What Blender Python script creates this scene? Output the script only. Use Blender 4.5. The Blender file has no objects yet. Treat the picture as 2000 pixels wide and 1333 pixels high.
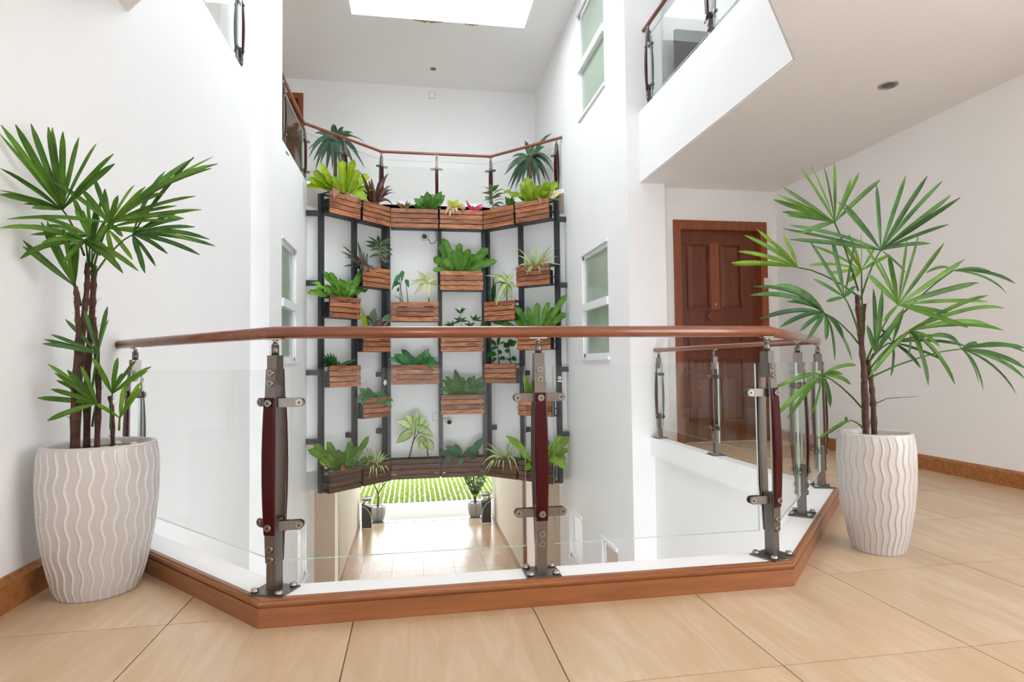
import bpy, bmesh, math, random
from mathutils import Vector, Matrix
R = math.radians
SC = bpy.context.scene
COL = SC.collection

# ------------------------------------------------------------------ camera
cam = bpy.data.cameras.new('camera')
cam.sensor_width = 36.0
cam.lens = 1167.85 / 2000 * 36.0
cam.clip_start = 0.05
cam.clip_end = 300
camo = bpy.data.objects.new('camera', cam)
COL.objects.link(camo)
YAW, PITCH, ROLL = 0.164725, 0.0372636, -0.01163553
fw = Vector((math.sin(YAW) * math.cos(PITCH), math.cos(YAW) * math.cos(PITCH), math.sin(PITCH)))
rt0 = Vector((math.cos(YAW), -math.sin(YAW), 0))
up0 = rt0.cross(fw)
rt = rt0 * math.cos(ROLL) + up0 * math.sin(ROLL)
up = -rt0 * math.sin(ROLL) + up0 * math.cos(ROLL)
camo.matrix_world = Matrix(((rt.x, up.x, -fw.x, 0), (rt.y, up.y, -fw.y, 0), (rt.z, up.z, -fw.z, 0.842), (0, 0, 0, 1)))
SC.camera = camo

# ------------------------------------------------------------------ sky (all light is daylight through the openings, some of them added unseen), exposure
SC.view_settings.view_transform = 'Standard'
SC.view_settings.look = 'None'
SC.view_settings.gamma = 1
SC.view_settings.use_curve_mapping = False
SC.view_settings.exposure = 1.14
SC.cycles.max_bounces = 10
SC.cycles.diffuse_bounces = 5
SC.cycles.glossy_bounces = 3
SC.cycles.transparent_max_bounces = 24
SC.cycles.use_adaptive_sampling = True
SC.cycles.adaptive_threshold = 0.05
SC.cycles.caustics_reflective = False
SC.cycles.caustics_refractive = False
SC.cycles.sample_clamp_indirect = 6
world = bpy.data.worlds.new('sky')
SC.world = world
world.use_nodes = True
bg = world.node_tree.nodes['Background']
bg.inputs['Color'].default_value = (0.93, 0.965, 1.0, 1)
bg.inputs['Strength'].default_value = 3.4


# ------------------------------------------------------------------ materials
MATS = {}


def nmat(name):
    m = bpy.data.materials.new(name)
    m.use_nodes = True
    nt = m.node_tree
    nt.nodes.clear()
    out = nt.nodes.new('ShaderNodeOutputMaterial')
    MATS[name] = m
    return m, nt, out


def pbsdf(nt, col=(.8, .8, .8), rough=.5, metal=0, spec=.5):
    b = nt.nodes.new('ShaderNodeBsdfPrincipled')
    b.inputs['Base Color'].default_value = (*col, 1)
    b.inputs['Roughness'].default_value = rough
    b.inputs['Metallic'].default_value = metal
    b.inputs['Specular IOR Level'].default_value = spec
    return b


def noise(nt, scale, detail=3, vec=None, rough=.55):
    n = nt.nodes.new('ShaderNodeTexNoise')
    n.inputs['Scale'].default_value = scale
    n.inputs['Detail'].default_value = detail
    n.inputs['Roughness'].default_value = rough
    if vec is not None:
        nt.links.new(vec, n.inputs['Vector'])
    return n


def mapping(nt, scale, rot=(0, 0, 0), coord='Object'):
    t = nt.nodes.new('ShaderNodeTexCoord')
    mp = nt.nodes.new('ShaderNodeMapping')
    mp.inputs['Scale'].default_value = scale
    mp.inputs['Rotation'].default_value = rot
    nt.links.new(t.outputs[coord], mp.inputs['Vector'])
    return mp.outputs['Vector']


def ramp(nt, fac, stops):
    r = nt.nodes.new('ShaderNodeValToRGB')
    e = r.color_ramp.elements
    while len(e) > 2:
        e.remove(e[-1])
    for i, (p, c) in enumerate(stops):
        if i > 1:
            e.new(p)
        e[i].position = p
        e[i].color = (*c, 1)
    nt.links.new(fac, r.inputs['Fac'])
    return r


def plain(name, col, rough=.5, metal=0, var=0.0, vscale=8, bump=0, spec=.5):
    m, nt, out = nmat(name)
    b = pbsdf(nt, col, rough, metal, spec)
    if var or bump:
        n = noise(nt, vscale, 4, mapping(nt, (1, 1, 1)))
        if var:
            lo = tuple(max(0, c * (1 - var)) for c in col)
            hi = tuple(min(1, c * (1 + var)) for c in col)
            r = ramp(nt, n.outputs['Fac'], [(.3, lo), (.7, hi)])
            nt.links.new(r.outputs['Color'], b.inputs['Base Color'])
        if bump:
            bp = nt.nodes.new('ShaderNodeBump')
            bp.inputs['Strength'].default_value = bump
            bp.inputs['Distance'].default_value = .004
            nt.links.new(n.outputs['Fac'], bp.inputs['Height'])
            nt.links.new(bp.outputs['Normal'], b.inputs['Normal'])
    nt.links.new(b.outputs['BSDF'], out.inputs['Surface'])
    return m


def wood(name, dark, light, rough=.3, stretch=(1.2, 14, 14), rnd=.25, coat=0.0, scale=3.0):
    """grain runs along the local x axis; each piece gets its own tone"""
    m, nt, out = nmat(name)
    b = pbsdf(nt, light, rough)
    v = mapping(nt, stretch)
    oi = nt.nodes.new('ShaderNodeObjectInfo')
    add = nt.nodes.new('ShaderNodeVectorMath')
    add.operation = 'ADD'
    sc = nt.nodes.new('ShaderNodeVectorMath')
    sc.operation = 'SCALE'
    sc.inputs['Scale'].default_value = 37.0
    cx = nt.nodes.new('ShaderNodeCombineXYZ')
    for k in 'XYZ':
        nt.links.new(oi.outputs['Random'], cx.inputs[k])
    nt.links.new(cx.outputs[0], sc.inputs[0])
    nt.links.new(v, add.inputs[0])
    nt.links.new(sc.outputs[0], add.inputs[1])
    n = noise(nt, scale, 6, add.outputs[0], .62)
    r = ramp(nt, n.outputs['Fac'], [(.32, dark), (.68, light)])
    hsv = nt.nodes.new('ShaderNodeHueSaturation')
    mr = nt.nodes.new('ShaderNodeMapRange')
    mr.inputs['To Min'].default_value = 1 - rnd
    mr.inputs['To Max'].default_value = 1 + rnd
    nt.links.new(oi.outputs['Random'], mr.inputs['Value'])
    nt.links.new(mr.outputs[0], hsv.inputs['Value'])
    nt.links.new(r.outputs['Color'], hsv.inputs['Color'])
    nt.links.new(hsv.outputs['Color'], b.inputs['Base Color'])
    b.inputs['Coat Weight'].default_value = coat
    b.inputs['Coat Roughness'].default_value = .12
    nt.links.new(b.outputs['BSDF'], out.inputs['Surface'])
    return m


def leafmat(name, c1, c2, rough=.42, trans=.35, rnd=.22, pattern=None, c3=None):
    """c1/c2: blotch colours; pattern uses the leaf's own UV (u across, v along)"""
    m, nt, out = nmat(name)
    b = pbsdf(nt, c1, rough, 0, .35)
    tr = nt.nodes.new('ShaderNodeBsdfTranslucent')
    n = noise(nt, 9, 3, mapping(nt, (1, 1, 1)))
    col = ramp(nt, n.outputs['Fac'], [(.35, c1), (.65, c2)]).outputs['Color']
    if pattern:
        uv = nt.nodes.new('ShaderNodeTexCoord')
        sep = nt.nodes.new('ShaderNodeSeparateXYZ')
        nt.links.new(uv.outputs['UV'], sep.inputs[0])
        d = nt.nodes.new('ShaderNodeMath')
        d.operation = 'SUBTRACT'
        nt.links.new(sep.outputs['X'], d.inputs[0])
        d.inputs[1].default_value = .5
        a = nt.nodes.new('ShaderNodeMath')
        a.operation = 'ABSOLUTE'
        nt.links.new(d.outputs[0], a.inputs[0])
        val = a.outputs[0]
        if pattern == 'veins':
            w = nt.nodes.new('ShaderNodeMath')
            w.operation = 'MULTIPLY_ADD'
            nt.links.new(sep.outputs['Y'], w.inputs[0])
            w.inputs[1].default_value = 7.0
            mul = nt.nodes.new('ShaderNodeMath')
            mul.operation = 'MULTIPLY'
            nt.links.new(val, mul.inputs[0])
            mul.inputs[1].default_value = -4.0
            nt.links.new(mul.outputs[0], w.inputs[2])
            fr = nt.nodes.new('ShaderNodeMath')
            fr.operation = 'FRACT'
            nt.links.new(w.outputs[0], fr.inputs[0])
            rp = ramp(nt, fr.outputs[0], [(.45, (0, 0, 0)), (.6, (1, 1, 1))])
        elif pattern == 'edge':
            rp = ramp(nt, val, [(.33, (0, 0, 0)), (.42, (1, 1, 1))])
        else:
            rp = ramp(nt, val, [(.16, (1, 1, 1)), (.28, (0, 0, 0))])
        mx = nt.nodes.new('ShaderNodeMix')
        mx.data_type = 'RGBA'
        nt.links.new(rp.outputs['Color'], mx.inputs['Factor'])
        nt.links.new(col, mx.inputs['A'])
        mx.inputs['B'].default_value = (*c3, 1)
        col = mx.outputs['Result']
    if not pattern:
        uv = nt.nodes.new('ShaderNodeTexCoord')
        sep = nt.nodes.new('ShaderNodeSeparateXYZ')
        nt.links.new(uv.outputs['UV'], sep.inputs[0])
        pp = nt.nodes.new('ShaderNodeMath')
        pp.operation = 'PINGPONG'
        nt.links.new(sep.outputs['X'], pp.inputs[0])
        pp.inputs[1].default_value = .5
        rp = ramp(nt, pp.outputs[0], [(.0, (.78, .78, .78)), (.40, (1, 1, 1)), (.455, (1.0, 1.0, 1.0)), (.5, (1.35, 1.3, 1.2))])
        ml = nt.nodes.new('ShaderNodeMix')
        ml.data_type = 'RGBA'
        ml.blend_type = 'MULTIPLY'
        ml.inputs['Factor'].default_value = 1
        nt.links.new(col, ml.inputs['A'])
        nt.links.new(rp.outputs['Color'], ml.inputs['B'])
        col = ml.outputs['Result']
    oi = nt.nodes.new('ShaderNodeObjectInfo')
    hsv = nt.nodes.new('ShaderNodeHueSaturation')
    mr = nt.nodes.new('ShaderNodeMapRange')
    mr.inputs['To Min'].default_value = 1 - rnd
    mr.inputs['To Max'].default_value = 1 + rnd
    nt.links.new(oi.outputs['Random'], mr.inputs['Value'])
    nt.links.new(mr.outputs[0], hsv.inputs['Value'])
    nt.links.new(col, hsv.inputs['Color'])
    nt.links.new(hsv.outputs['Color'], b.inputs['Base Color'])
    nt.links.new(hsv.outputs['Color'], tr.inputs['Color'])
    mx2 = nt.nodes.new('ShaderNodeMixShader')
    mx2.inputs['Fac'].default_value = trans
    nt.links.new(b.outputs['BSDF'], mx2.inputs[1])
    nt.links.new(tr.outputs['BSDF'], mx2.inputs[2])
    nt.links.new(mx2.outputs['Shader'], out.inputs['Surface'])
    return m


def glassmat(name, tint, refl=1.0):
    m, nt, out = nmat(name)
    t = nt.nodes.new('ShaderNodeBsdfTransparent')
    t.inputs['Color'].default_value = (*tint, 1)
    g = nt.nodes.new('ShaderNodeBsdfGlossy')
    g.inputs['Roughness'].default_value = 0.0
    g.inputs['Color'].default_value = (.95, 1, .98, 1)
    geo = nt.nodes.new('ShaderNodeNewGeometry')
    dot = nt.nodes.new('ShaderNodeVectorMath')
    dot.operation = 'DOT_PRODUCT'
    nt.links.new(geo.outputs['Normal'], dot.inputs[0])
    nt.links.new(geo.outputs['Incoming'], dot.inputs[1])
    chain = [('ABSOLUTE', None), ('SUBTRACT', 'one'), ('POWER', 5.0), ('MULTIPLY_ADD', (0.96 * refl, 0.04 * refl))]
    v = dot.outputs['Value']
    for op, a in chain:
        k = nt.nodes.new('ShaderNodeMath')
        k.operation = op
        if a == 'one':
            k.inputs[0].default_value = 1
            nt.links.new(v, k.inputs[1])
        else:
            nt.links.new(v, k.inputs[0])
            if isinstance(a, float):
                k.inputs[1].default_value = a
            elif a:
                k.inputs[1].default_value, k.inputs[2].default_value = a
        k.use_clamp = True
        v = k.outputs[0]
    mx = nt.nodes.new('ShaderNodeMixShader')
    nt.links.new(v, mx.inputs['Fac'])
    nt.links.new(t.outputs[0], mx.inputs[1])
    nt.links.new(g.outputs[0], mx.inputs[2])
    nt.links.new(mx.outputs[0], out.inputs['Surface'])
    return m


def tilemat(name, dark, mid, light, rough, rnd=.05):
    m, nt, out = nmat(name)
    b = pbsdf(nt, mid, rough, 0, .5)
    v = mapping(nt, (8.0, 1.0, 1), (0, 0, R(7)))
    oi = nt.nodes.new('ShaderNodeObjectInfo')
    add = nt.nodes.new('ShaderNodeVectorMath')
    add.operation = 'ADD'
    sc = nt.nodes.new('ShaderNodeVectorMath')
    sc.operation = 'SCALE'
    sc.inputs['Scale'].default_value = 11.0
    nt.links.new(oi.outputs['Location'], sc.inputs[0])
    nt.links.new(v, add.inputs[0])
    nt.links.new(sc.outputs[0], add.inputs[1])
    n = noise(nt, 1.7, 9, add.outputs[0], .66)
    n.inputs['Distortion'].default_value = .9
    r = ramp(nt, n.outputs['Fac'], [(.28, dark), (.5, mid), (.74, light)])
    hsv = nt.nodes.new('ShaderNodeHueSaturation')
    mr = nt.nodes.new('ShaderNodeMapRange')
    mr.inputs['To Min'].default_value = 1 - rnd
    mr.inputs['To Max'].default_value = 1 + rnd
    nt.links.new(oi.outputs['Random'], mr.inputs['Value'])
    nt.links.new(mr.outputs[0], hsv.inputs['Value'])
    nt.links.new(r.outputs['Color'], hsv.inputs['Color'])
    nt.links.new(hsv.outputs['Color'], b.inputs['Base Color'])
    nt.links.new(b.outputs['BSDF'], out.inputs['Surface'])
    return m


def brushed(name, col, rough):
    m, nt, out = nmat(name)
    b = pbsdf(nt, col, rough, 1.0)
    n = noise(nt, 6, 4, mapping(nt, (60, 60, 2)))
    r = ramp(nt, n.outputs['Fac'], [(.3, tuple(c * .82 for c in col)), (.7, col)])
    nt.links.new(r.outputs['Color'], b.inputs['Base Color'])
    nt.links.new(b.outputs['BSDF'], out.inputs['Surface'])
    return m


plain('paint_white', (.885, .887, .893), .55, var=.012, vscale=1.5)
plain('paint_warm', (.865, .855, .85), .6, var=.015, vscale=1.5)
plain('paint_ceiling', (.90, .895, .89), .7, var=.015, vscale=1.0)
plain('paint_soffit', (.86, .84, .83), .7, var=.015, vscale=1.0)
plain('paint_cream', (.80, .73, .62), .55, var=.015, vscale=1.5)
plain('paint_taupe', (.40, .31, .23), .6, var=.03, vscale=2)
plain('curb_white', (.88, .88, .88), .4, var=.02, vscale=9)
plain('grout', (.23, .16, .10), .9)
tilemat('tile_floor', (.50, .345, .205), (.56, .40, .25), (.65, .52, .385), .30)
tilemat('tile_passage', (.62, .43, .27), (.68, .49, .32), (.74, .57, .40), .24)
wood('wood_rail', (.14, .036, .013), (.27, .075, .028), .28, rnd=.08, coat=.5)
wood('wood_curb', (.20, .066, .020), (.31, .112, .036), .33, rnd=.06, coat=.25, scale=2.2)
wood('wood_skirt', (.26, .09, .024), (.42, .17, .05), .4, rnd=.06)
wood('wood_door', (.095, .019, .007), (.18, .040, .013), .42, stretch=(14, 14, 1.1), rnd=.05, coat=.08)
wood('wood_door_light', (.19, .045, .013), (.29, .074, .021), .42, stretch=(14, 14, 1.1), rnd=.03, coat=.08)
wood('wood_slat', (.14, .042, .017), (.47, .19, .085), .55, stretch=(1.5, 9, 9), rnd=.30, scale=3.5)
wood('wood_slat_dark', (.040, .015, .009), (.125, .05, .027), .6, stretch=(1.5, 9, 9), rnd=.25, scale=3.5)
plain('burgundy_lacquer', (.042, .0015, .003), .26, spec=.18)
brushed('steel', (.205, .185, .167), .36)
brushed('steel_mid', (.30, .275, .25), .28)
brushed('steel_bright', (.46, .44, .42), .26)
plain('black_steel', (.022, .026, .032), .42, var=.2, vscale=14)
plain('black_plastic', (.012, .012, .013), .45)
plain('soil', (.035, .022, .014), .95, var=.4, vscale=40, bump=.6)
plain('ceramic_white', (.54, .512, .498), .25, var=.015, vscale=5)
plain('ceramic_line', (.68, .655, .64), .2)
plain('ceramic_rib_shade', (.44, .405, .385), .25)  # shading of the right pot's ribs, painted onto the rib faces
plain('soil_dry', (.20, .13, .075), .95, var=.4, vscale=40, bump=.6)
plain('pebble', (.72, .70, .66), .6)
plain('upvc', (.86, .88, .90), .35)
plain('frosted', (.37, .455, .37), .10, var=.07, vscale=2.5, spec=.6)
plain('frosted_white', (.86, .87, .86), .2)
plain('frosted_tan', (.55, .45, .32), .2)
plain('concrete_light', (.40, .375, .34), .8, var=.10, vscale=30, bump=.3)
plain('paver', (.46, .46, .43), .8, var=.08, vscale=20)
plain('vase_grey', (.36, .37, .37), .35)
plain('vase_white', (.72, .73, .74), .35)
plain('brass', (.62, .44, .2), .25, 1.0)
plain('plastic_white', (.78, .74, .68), .4)
plain('lens_black', (.01, .01, .012), .08)
plain('bark', (.13, .068, .036), .9, var=.4, vscale=30, bump=.9)
plain('cane', (.075, .035, .024), .9, var=.45, vscale=45, bump=1.0)
plain('screen_grey', (.10, .088, .088), .45, var=.08, vscale=3)
plain('rope_white', (.75, .73, .7), .5)
plain('stain_rust', (.42, .25, .12), .9, var=.3, vscale=30)
glassmat('glass', (.978, .990, .985), .36)
plain('glass_edge', (.52, .68, .63), .10, spec=.9)
glassmat('glass_skylight', (.93, .94, .94), .3)
leafmat('lime', (.30, .48, .015), (.42, .58, .04), trans=.45)
leafmat('lime_mid', (.16, .36, .02), (.30, .48, .06), trans=.4)
leafmat('green', (.05, .17, .02), (.12, .29, .04))
leafmat('green_light', (.09, .27, .02), (.21, .42, .06))
leafmat('green_mid', (.06, .20, .018), (.15, .33, .04))
leafmat('green_deep', (.022, .10, .018), (.07, .21, .03), rough=.3)
leafmat('green_blue', (.04, .19, .055), (.09, .29, .09), rough=.35)
leafmat('green_dark', (.018, .075, .02), (.05, .15, .035), rough=.3)
leafmat('bluegreen', (.022, .105, .055), (.055, .18, .085), rough=.35)
leafmat('dracaena', (.035, .10, .055), (.085, .18, .10), rough=.35, trans=.25)
leafmat('burgundy_leaf', (.06, .016, .014), (.12, .04, .03), trans=.2)
leafmat('redgreen', (.30, .06, .04), (.22, .26, .08))
leafmat('pink', (.52, .015, .07), (.62, .06, .12))
leafmat('cream', (.60, .45, .24), (.75, .62, .38), rough=.7)
leafmat('dry', (.45, .20, .13), (.58, .30, .22), rough=.8)
leafmat('rust', (.34, .13, .03), (.5, .27, .06), rough=.7)
leafmat('yellowgreen', (.42, .46, .03), (.60, .56, .07))
leafmat('maroon', (.075, .016, .018), (.13, .035, .03), rough=.4)
leafmat('pale', (.62, .66, .26), (.74, .76, .45), trans=.4)
leafmat('pale_green', (.48, .60, .22), (.68, .74, .42), pattern='edge', c3=(.14, .32, .05), trans=.4)
leafmat('striped', (.16, .30, .05), (.24, .38, .08), pattern='centre', c3=(.72, .74, .44))
leafmat('variegated_dark', (.035, .10, .035), (.07, .16, .05), pattern='edge', c3=(.36, .32, .14))
leafmat('purplegreen', (.08, .03, .05), (.11, .17, .08))
leafmat('cordy', (.028, .07, .035), (.07, .12, .05), pattern='edge', c3=(.36, .40, .24))
leafmat('calathea', (.015, .065, .03), (.03, .10, .04), pattern='veins', c3=(.34, .50, .32), rough=.3)
leafmat('flower', (.75, .78, .55), (.85, .86, .7))
leafmat('palm_leaf', (.055, .15, .016), (.125, .27, .035), trans=.40, rnd=.38)
leafmat('palm_leaf_deep', (.035, .12, .026), (.095, .22, .060), trans=.38, rnd=.38)
leafmat('palm_bright', (.13, .30, .02), (.26, .44, .05), trans=.5)
leafmat('hedge_leaf', (.03, .12, .02), (.09, .24, .04))
leafmat('grass_green', (.26, .37, .04), (.38, .48, .09), rough=.7)


# ------------------------------------------------------------------ object helpers
def mesh_obj(name, bm, mats, parent=None, loc=None, smooth=False, angle=None):
    me = bpy.data.meshes.new(name)
    bm.normal_update()
    bm.to_mesh(me)
    bm.free()
    return link_mesh(name, me, mats, parent, loc, smooth)


def link_mesh(name, me, mats, parent=None, loc=None, smooth=False):
    for m in ([mats] if isinstance(mats, str) else mats):
        me.materials.append(MATS[m])
    if smooth:
        me.polygons.foreach_set('use_smooth', [True] * len(me.polygons))
    o = bpy.data.objects.new(name, me)
    COL.objects.link(o)
    if parent:
        o.parent = parent
    if loc is not None:
        o.location = loc
    return o


def struct(o):
    o['kind'] = 'structure'
    return o


def tag(o, label, cat, group=None):
    o['label'] = label
    o['category'] = cat
    if group:
        o['group'] = group
    return o


def thing(name, label, cat, loc=(0, 0, 0), rz=0, group=None):
    o = bpy.data.objects.new(name, None)
    o.empty_display_size = .05
    COL.objects.link(o)
    o.location = loc
    o.rotation_euler = (0, 0, rz)
    return tag(o, label, cat, group)


def copy_part(src, parent):
    c = src.copy()
    COL.objects.link(c)
    c.parent = parent
    for ch in src.children:
        copy_part(ch, c)
    return c


def bx(bm, x0, x1, y0, y1, z0, z1, mi=0, mat=None):
    vs = [bm.verts.new(p) for p in ((x0, y0, z0), (x1, y0, z0), (x1, y1, z0), (x0, y1, z0), (x0, y0, z1), (x1, y0, z1), (x1, y1, z1), (x0, y1, z1))]
    if mat:
        for v in vs:
            v.co = mat @ v.co
    fs = []
    for q in ((3, 2, 1, 0), (4, 5, 6, 7), (0, 1, 5, 4), (1, 2, 6, 5), (2, 3, 7, 6), (3, 0, 4, 7)):
        f = bm.faces.new([vs[i] for i in q])
        f.material_index = mi
        fs.append(f)
    return fs


def BM(*boxes):
    bm = bmesh.new()
    for b in boxes:
        bx(bm, *b)
    return bm


def prism(bm, pts, z0, z1, mi=0):
    """vertical prism over a counter-clockwise outline"""
    lo = [bm.verts.new((p[0], p[1], z0)) for p in pts]
    hi = [bm.verts.new((p[0], p[1], z1)) for p in pts]
    n = len(pts)
    fs = [bm.faces.new(lo[::-1]), bm.faces.new(hi)]
    for i in range(n):
        j = (i + 1) % n
        fs.append(bm.faces.new((lo[i], lo[j], hi[j], hi[i])))
    for f in fs:
        f.material_index = mi


def cyl(bm, p0, p1, r0, r1=None, n=12, mi=0, cap=True):
    p0, p1 = Vector(p0), Vector(p1)
    r1 = r0 if r1 is None else r1
    d = (p1 - p0).normalized()
    a = d.orthogonal().normalized()
    b = d.cross(a)
    A = [bm.verts.new(p0 + (a * math.cos(t) + b * math.sin(t)) * r0) for t in [2 * math.pi * i / n for i in range(n)]]
    B = [bm.verts.new(p1 + (a * math.cos(t) + b * math.sin(t)) * r1) for t in [2 * math.pi * i / n for i in range(n)]]
    for i in range(n):
        j = (i + 1) % n
        f = bm.faces.new((A[i], A[j], B[j], B[i]))
        f.material_index = mi
        f.smooth = True
    if cap:
        for ring in (A[::-1], B):
            f = bm.faces.new(ring)
            f.material_index = mi


def tube(bm, pts, r, n=10, mi=0, mitre=True):
    """round bar along a polyline with mitred corners; r may be a list"""
    pts = [Vector(p) for p in pts]
    rs = r if isinstance(r, (list, tuple)) else [r] * len(pts)
    rings = []
    ref = None
    for i, p in enumerate(pts):
        if i == 0:
            d = d0 = (pts[1] - p).normalized()
        elif i == len(pts) - 1:
            d = d0 = (p - pts[i - 1]).normalized()
        else:
            d0 = (p - pts[i - 1]).normalized()
            d = (d0 + (pts[i + 1] - p).normalized()).normalized()
        if ref is None:
            ref = Vector((0, 0, 1)) if abs(d.z) < .9 else Vector((1, 0, 0))
        a = (ref - d * ref.dot(d)).normalized()
        ref = a
        b = d.cross(a)
        k = 1 / max(.5, d.dot(d0)) if mitre else 1
        # stretch along the mitre direction only
        ring = []
        side = (d0 - d * d0.dot(d))
        side = side.normalized() if side.length > 1e-6 else None
        for q in range(n):
            t = 2 * math.pi * q / n
            v = (a * math.cos(t) + b * math.sin(t)) * rs[i]
            if side is not None and mitre:
                s = v.dot(side)
                v += side * s * (k - 1)
            ring.append(bm.verts.new(p + v))
        rings.append(ring)
    for A, B in zip(rings, rings[1:]):
        for i in range(n):
            j = (i + 1) % n
            f = bm.faces.new((A[i], A[j], B[j], B[i]))
            f.material_index = mi
            f.smooth = True
    for ring in (rings[0][::-1], rings[-1]):
        f = bm.faces.new(ring)
        f.material_index = mi


def lathe(bm, prof, n=32, mi=0, fun=None, c=(0, 0)):
    """prof: list of (r, z); fun(theta, z, r) -> r"""
    rings = []
    for r, z in prof:
        rings.append([bm.verts.new((c[0] + (fun(t, z, r) if fun else r) * math.cos(t), c[1] + (fun(t, z, r) if fun else r) * math.sin(t), z)) for t in [2 * math.pi * i / n for i in range(n)]])
    for A, B in zip(rings, rings[1:]):
        for i in range(n):
            j = (i + 1) % n
            f = bm.faces.new((A[i], A[j], B[j], B[i]))
            f.smooth = True
            f.material_index = mi
    return rings


def clip(poly, n, d, keep_inside):
    """part of a convex outline with n.p <= d (inside) or >= d"""
    out = []
    s = 1 if keep_inside else -1
    for i, p in enumerate(poly):
        q = poly[(i + 1) % len(poly)]
        a = s * (n[0] * p[0] + n[1] * p[1] - d)
        b = s * (n[0] * q[0] + n[1] * q[1] - d)
        if a <= 0:
            out.append(p)
        if a * b < 0:
            t = a / (a - b)
            out.append((p[0] + (q[0] - p[0]) * t, p[1] + (q[1] - p[1]) * t))
    return out


def outside(poly, hole):
    """pieces of a convex outline that lie outside a convex hole (ccw)"""
    res, cur = [], poly
    for i, p in enumerate(hole):
        q = hole[(i + 1) % len(hole)]
        e = (q[0] - p[0], q[1] - p[1])
        n = (e[1], -e[0])
        d = n[0] * p[0] + n[1] * p[1]
        o = clip(cur, n, d, False)
        if len(o) > 2 and area(o) > 1e-5:
            res.append(o)
        cur = clip(cur, n, d, True)
        if len(cur) < 3:
            break
    return res


def area(p):
    return abs(sum(p[i][0] * p[(i + 1) % len(p)][1] - p[(i + 1) % len(p)][0] * p[i][1] for i in range(len(p)))) / 2


def wall_cells(bm, axis, a0, a1, u0, u1, v0, v1, holes=(), mi=0):
    """a wall slab between a0 and a1 on one axis ('x' or 'y'), u along the wall, v up, with rectangular openings"""
    us = sorted({u0, u1, *[h[0] for h in holes], *[h[1] for h in holes]})
    vs = sorted({v0, v1, *[h[2] for h in holes], *[h[3] for h in holes]})
    for ua, ub in zip(us, us[1:]):
        for va, vb in zip(vs, vs[1:]):
            um, vm = (ua + ub) / 2, (va + vb) / 2
            if any(h[0] < um < h[1] and h[2] < vm < h[3] for h in holes):
                continue
            if axis == 'x':
                bx(bm, a0, a1, ua, ub, va, vb, mi)
            else:
                bx(bm, ua, ub, a0, a1, va, vb, mi)
    return bm


# ------------------------------------------------------------------ leaves
def prof(shape, t):
    if shape == 'strap':
        return min(1, .42 + 1.1 * t) * (1 if t < .82 else max(0.02, math.sqrt(max(0, 1 - ((t - .82) / .18) ** 2))))
    if shape == 'oval':
        return max(.05, math.sin(math.pi * min(1, t ** .85)) ** .8)
    if shape == 'heart':
        return max(.04, min(1, 5 * t) * (1 - t) ** .6 * 1.15)
    if shape == 'blade':
        return max(.04, min(1, .6 + 2 * t) * (1 - t ** 2.4))
    return max(.04, min(1, .3 + 2.4 * t) * (1 - t ** 2) ** .9 * 1.05)


def leaf_mesh(name, b, t, w, arch, shape, fold, ruffle, face, n=7, phase=0.0):
    b, t = Vector(b), Vector(t)
    d = t - b
    L = d.length
    c = (b + t) / 2 + Vector((0, 0, arch * L)) - Vector((0, .10 * L, 0)) * (1 if arch > .1 else 0)
    vs, uv = [], []
    for i in range(n + 1):
        u = i / n
        p = b * (1 - u) ** 2 + c * 2 * u * (1 - u) + t * u * u
        tg = ((c - b) * (1 - u) + (t - c) * u).normalized()
        s = tg.cross(face)
        s = s.normalized() if s.length > 1e-4 else Vector((1, 0, 0))
        nn = s.cross(tg).normalized()
        h = w * prof(shape, u) / 2
        ru = ruffle * w * math.sin(u * 16 + phase)
        rv = ruffle * w * math.sin(u * 16 + phase + 2.4)
        vs += [p - s * h + nn * (fold * h + ru), p, p + s * h + nn * (fold * h + rv)]
        uv += [(0, u), (.5, u), (1, u)]
    fs = []
    for i in range(n):
        k = 3 * i
        fs += [(k, k + 1, k + 4, k + 3), (k + 1, k + 2, k + 5, k + 4)]
    me = bpy.data.meshes.new(name)
    me.from_pydata([v[:] for v in vs], [], fs)
    l = me.uv_layers.new(name='leaf')
    flat = [0.0] * (2 * len(me.loops))
    idx = [0] * len(me.loops)
    me.loops.foreach_get('vertex_index', idx)
    for i, vi in enumerate(idx):
        flat[2 * i], flat[2 * i + 1] = uv[vi]
    l.data.foreach_set('uv', flat)
    return me
# ================================================================== THE SETTING
XN = -1.42            # left wall of the landing
XL, XR = -1.38, 2.14  # side walls of the atrium beyond the piers
XE = 3.84             # right wall of the landing
YD = 5.80             # wall with the door
GZ = -3.15            # ground floor
FZ = 3.27             # upper floor
CZ = 5.58             # ceiling
YB = 10.15            # back wall of the upper gallery
BEHIND = -3.4
VOID = [(XN - .3, 3.258 + .327 - .07), (-.46, 2.130), (1.363, 2.130), (2.385, 3.203), (2.385, 9.0), (XN - .3, 9.0)]
VOID2 = [(XN - .3, 3.26 + .327), (-.44, 2.19), (1.25, 2.14), (2.27, 3.21), (2.27, 9.0), (XN - .3, 9.0)]

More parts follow.
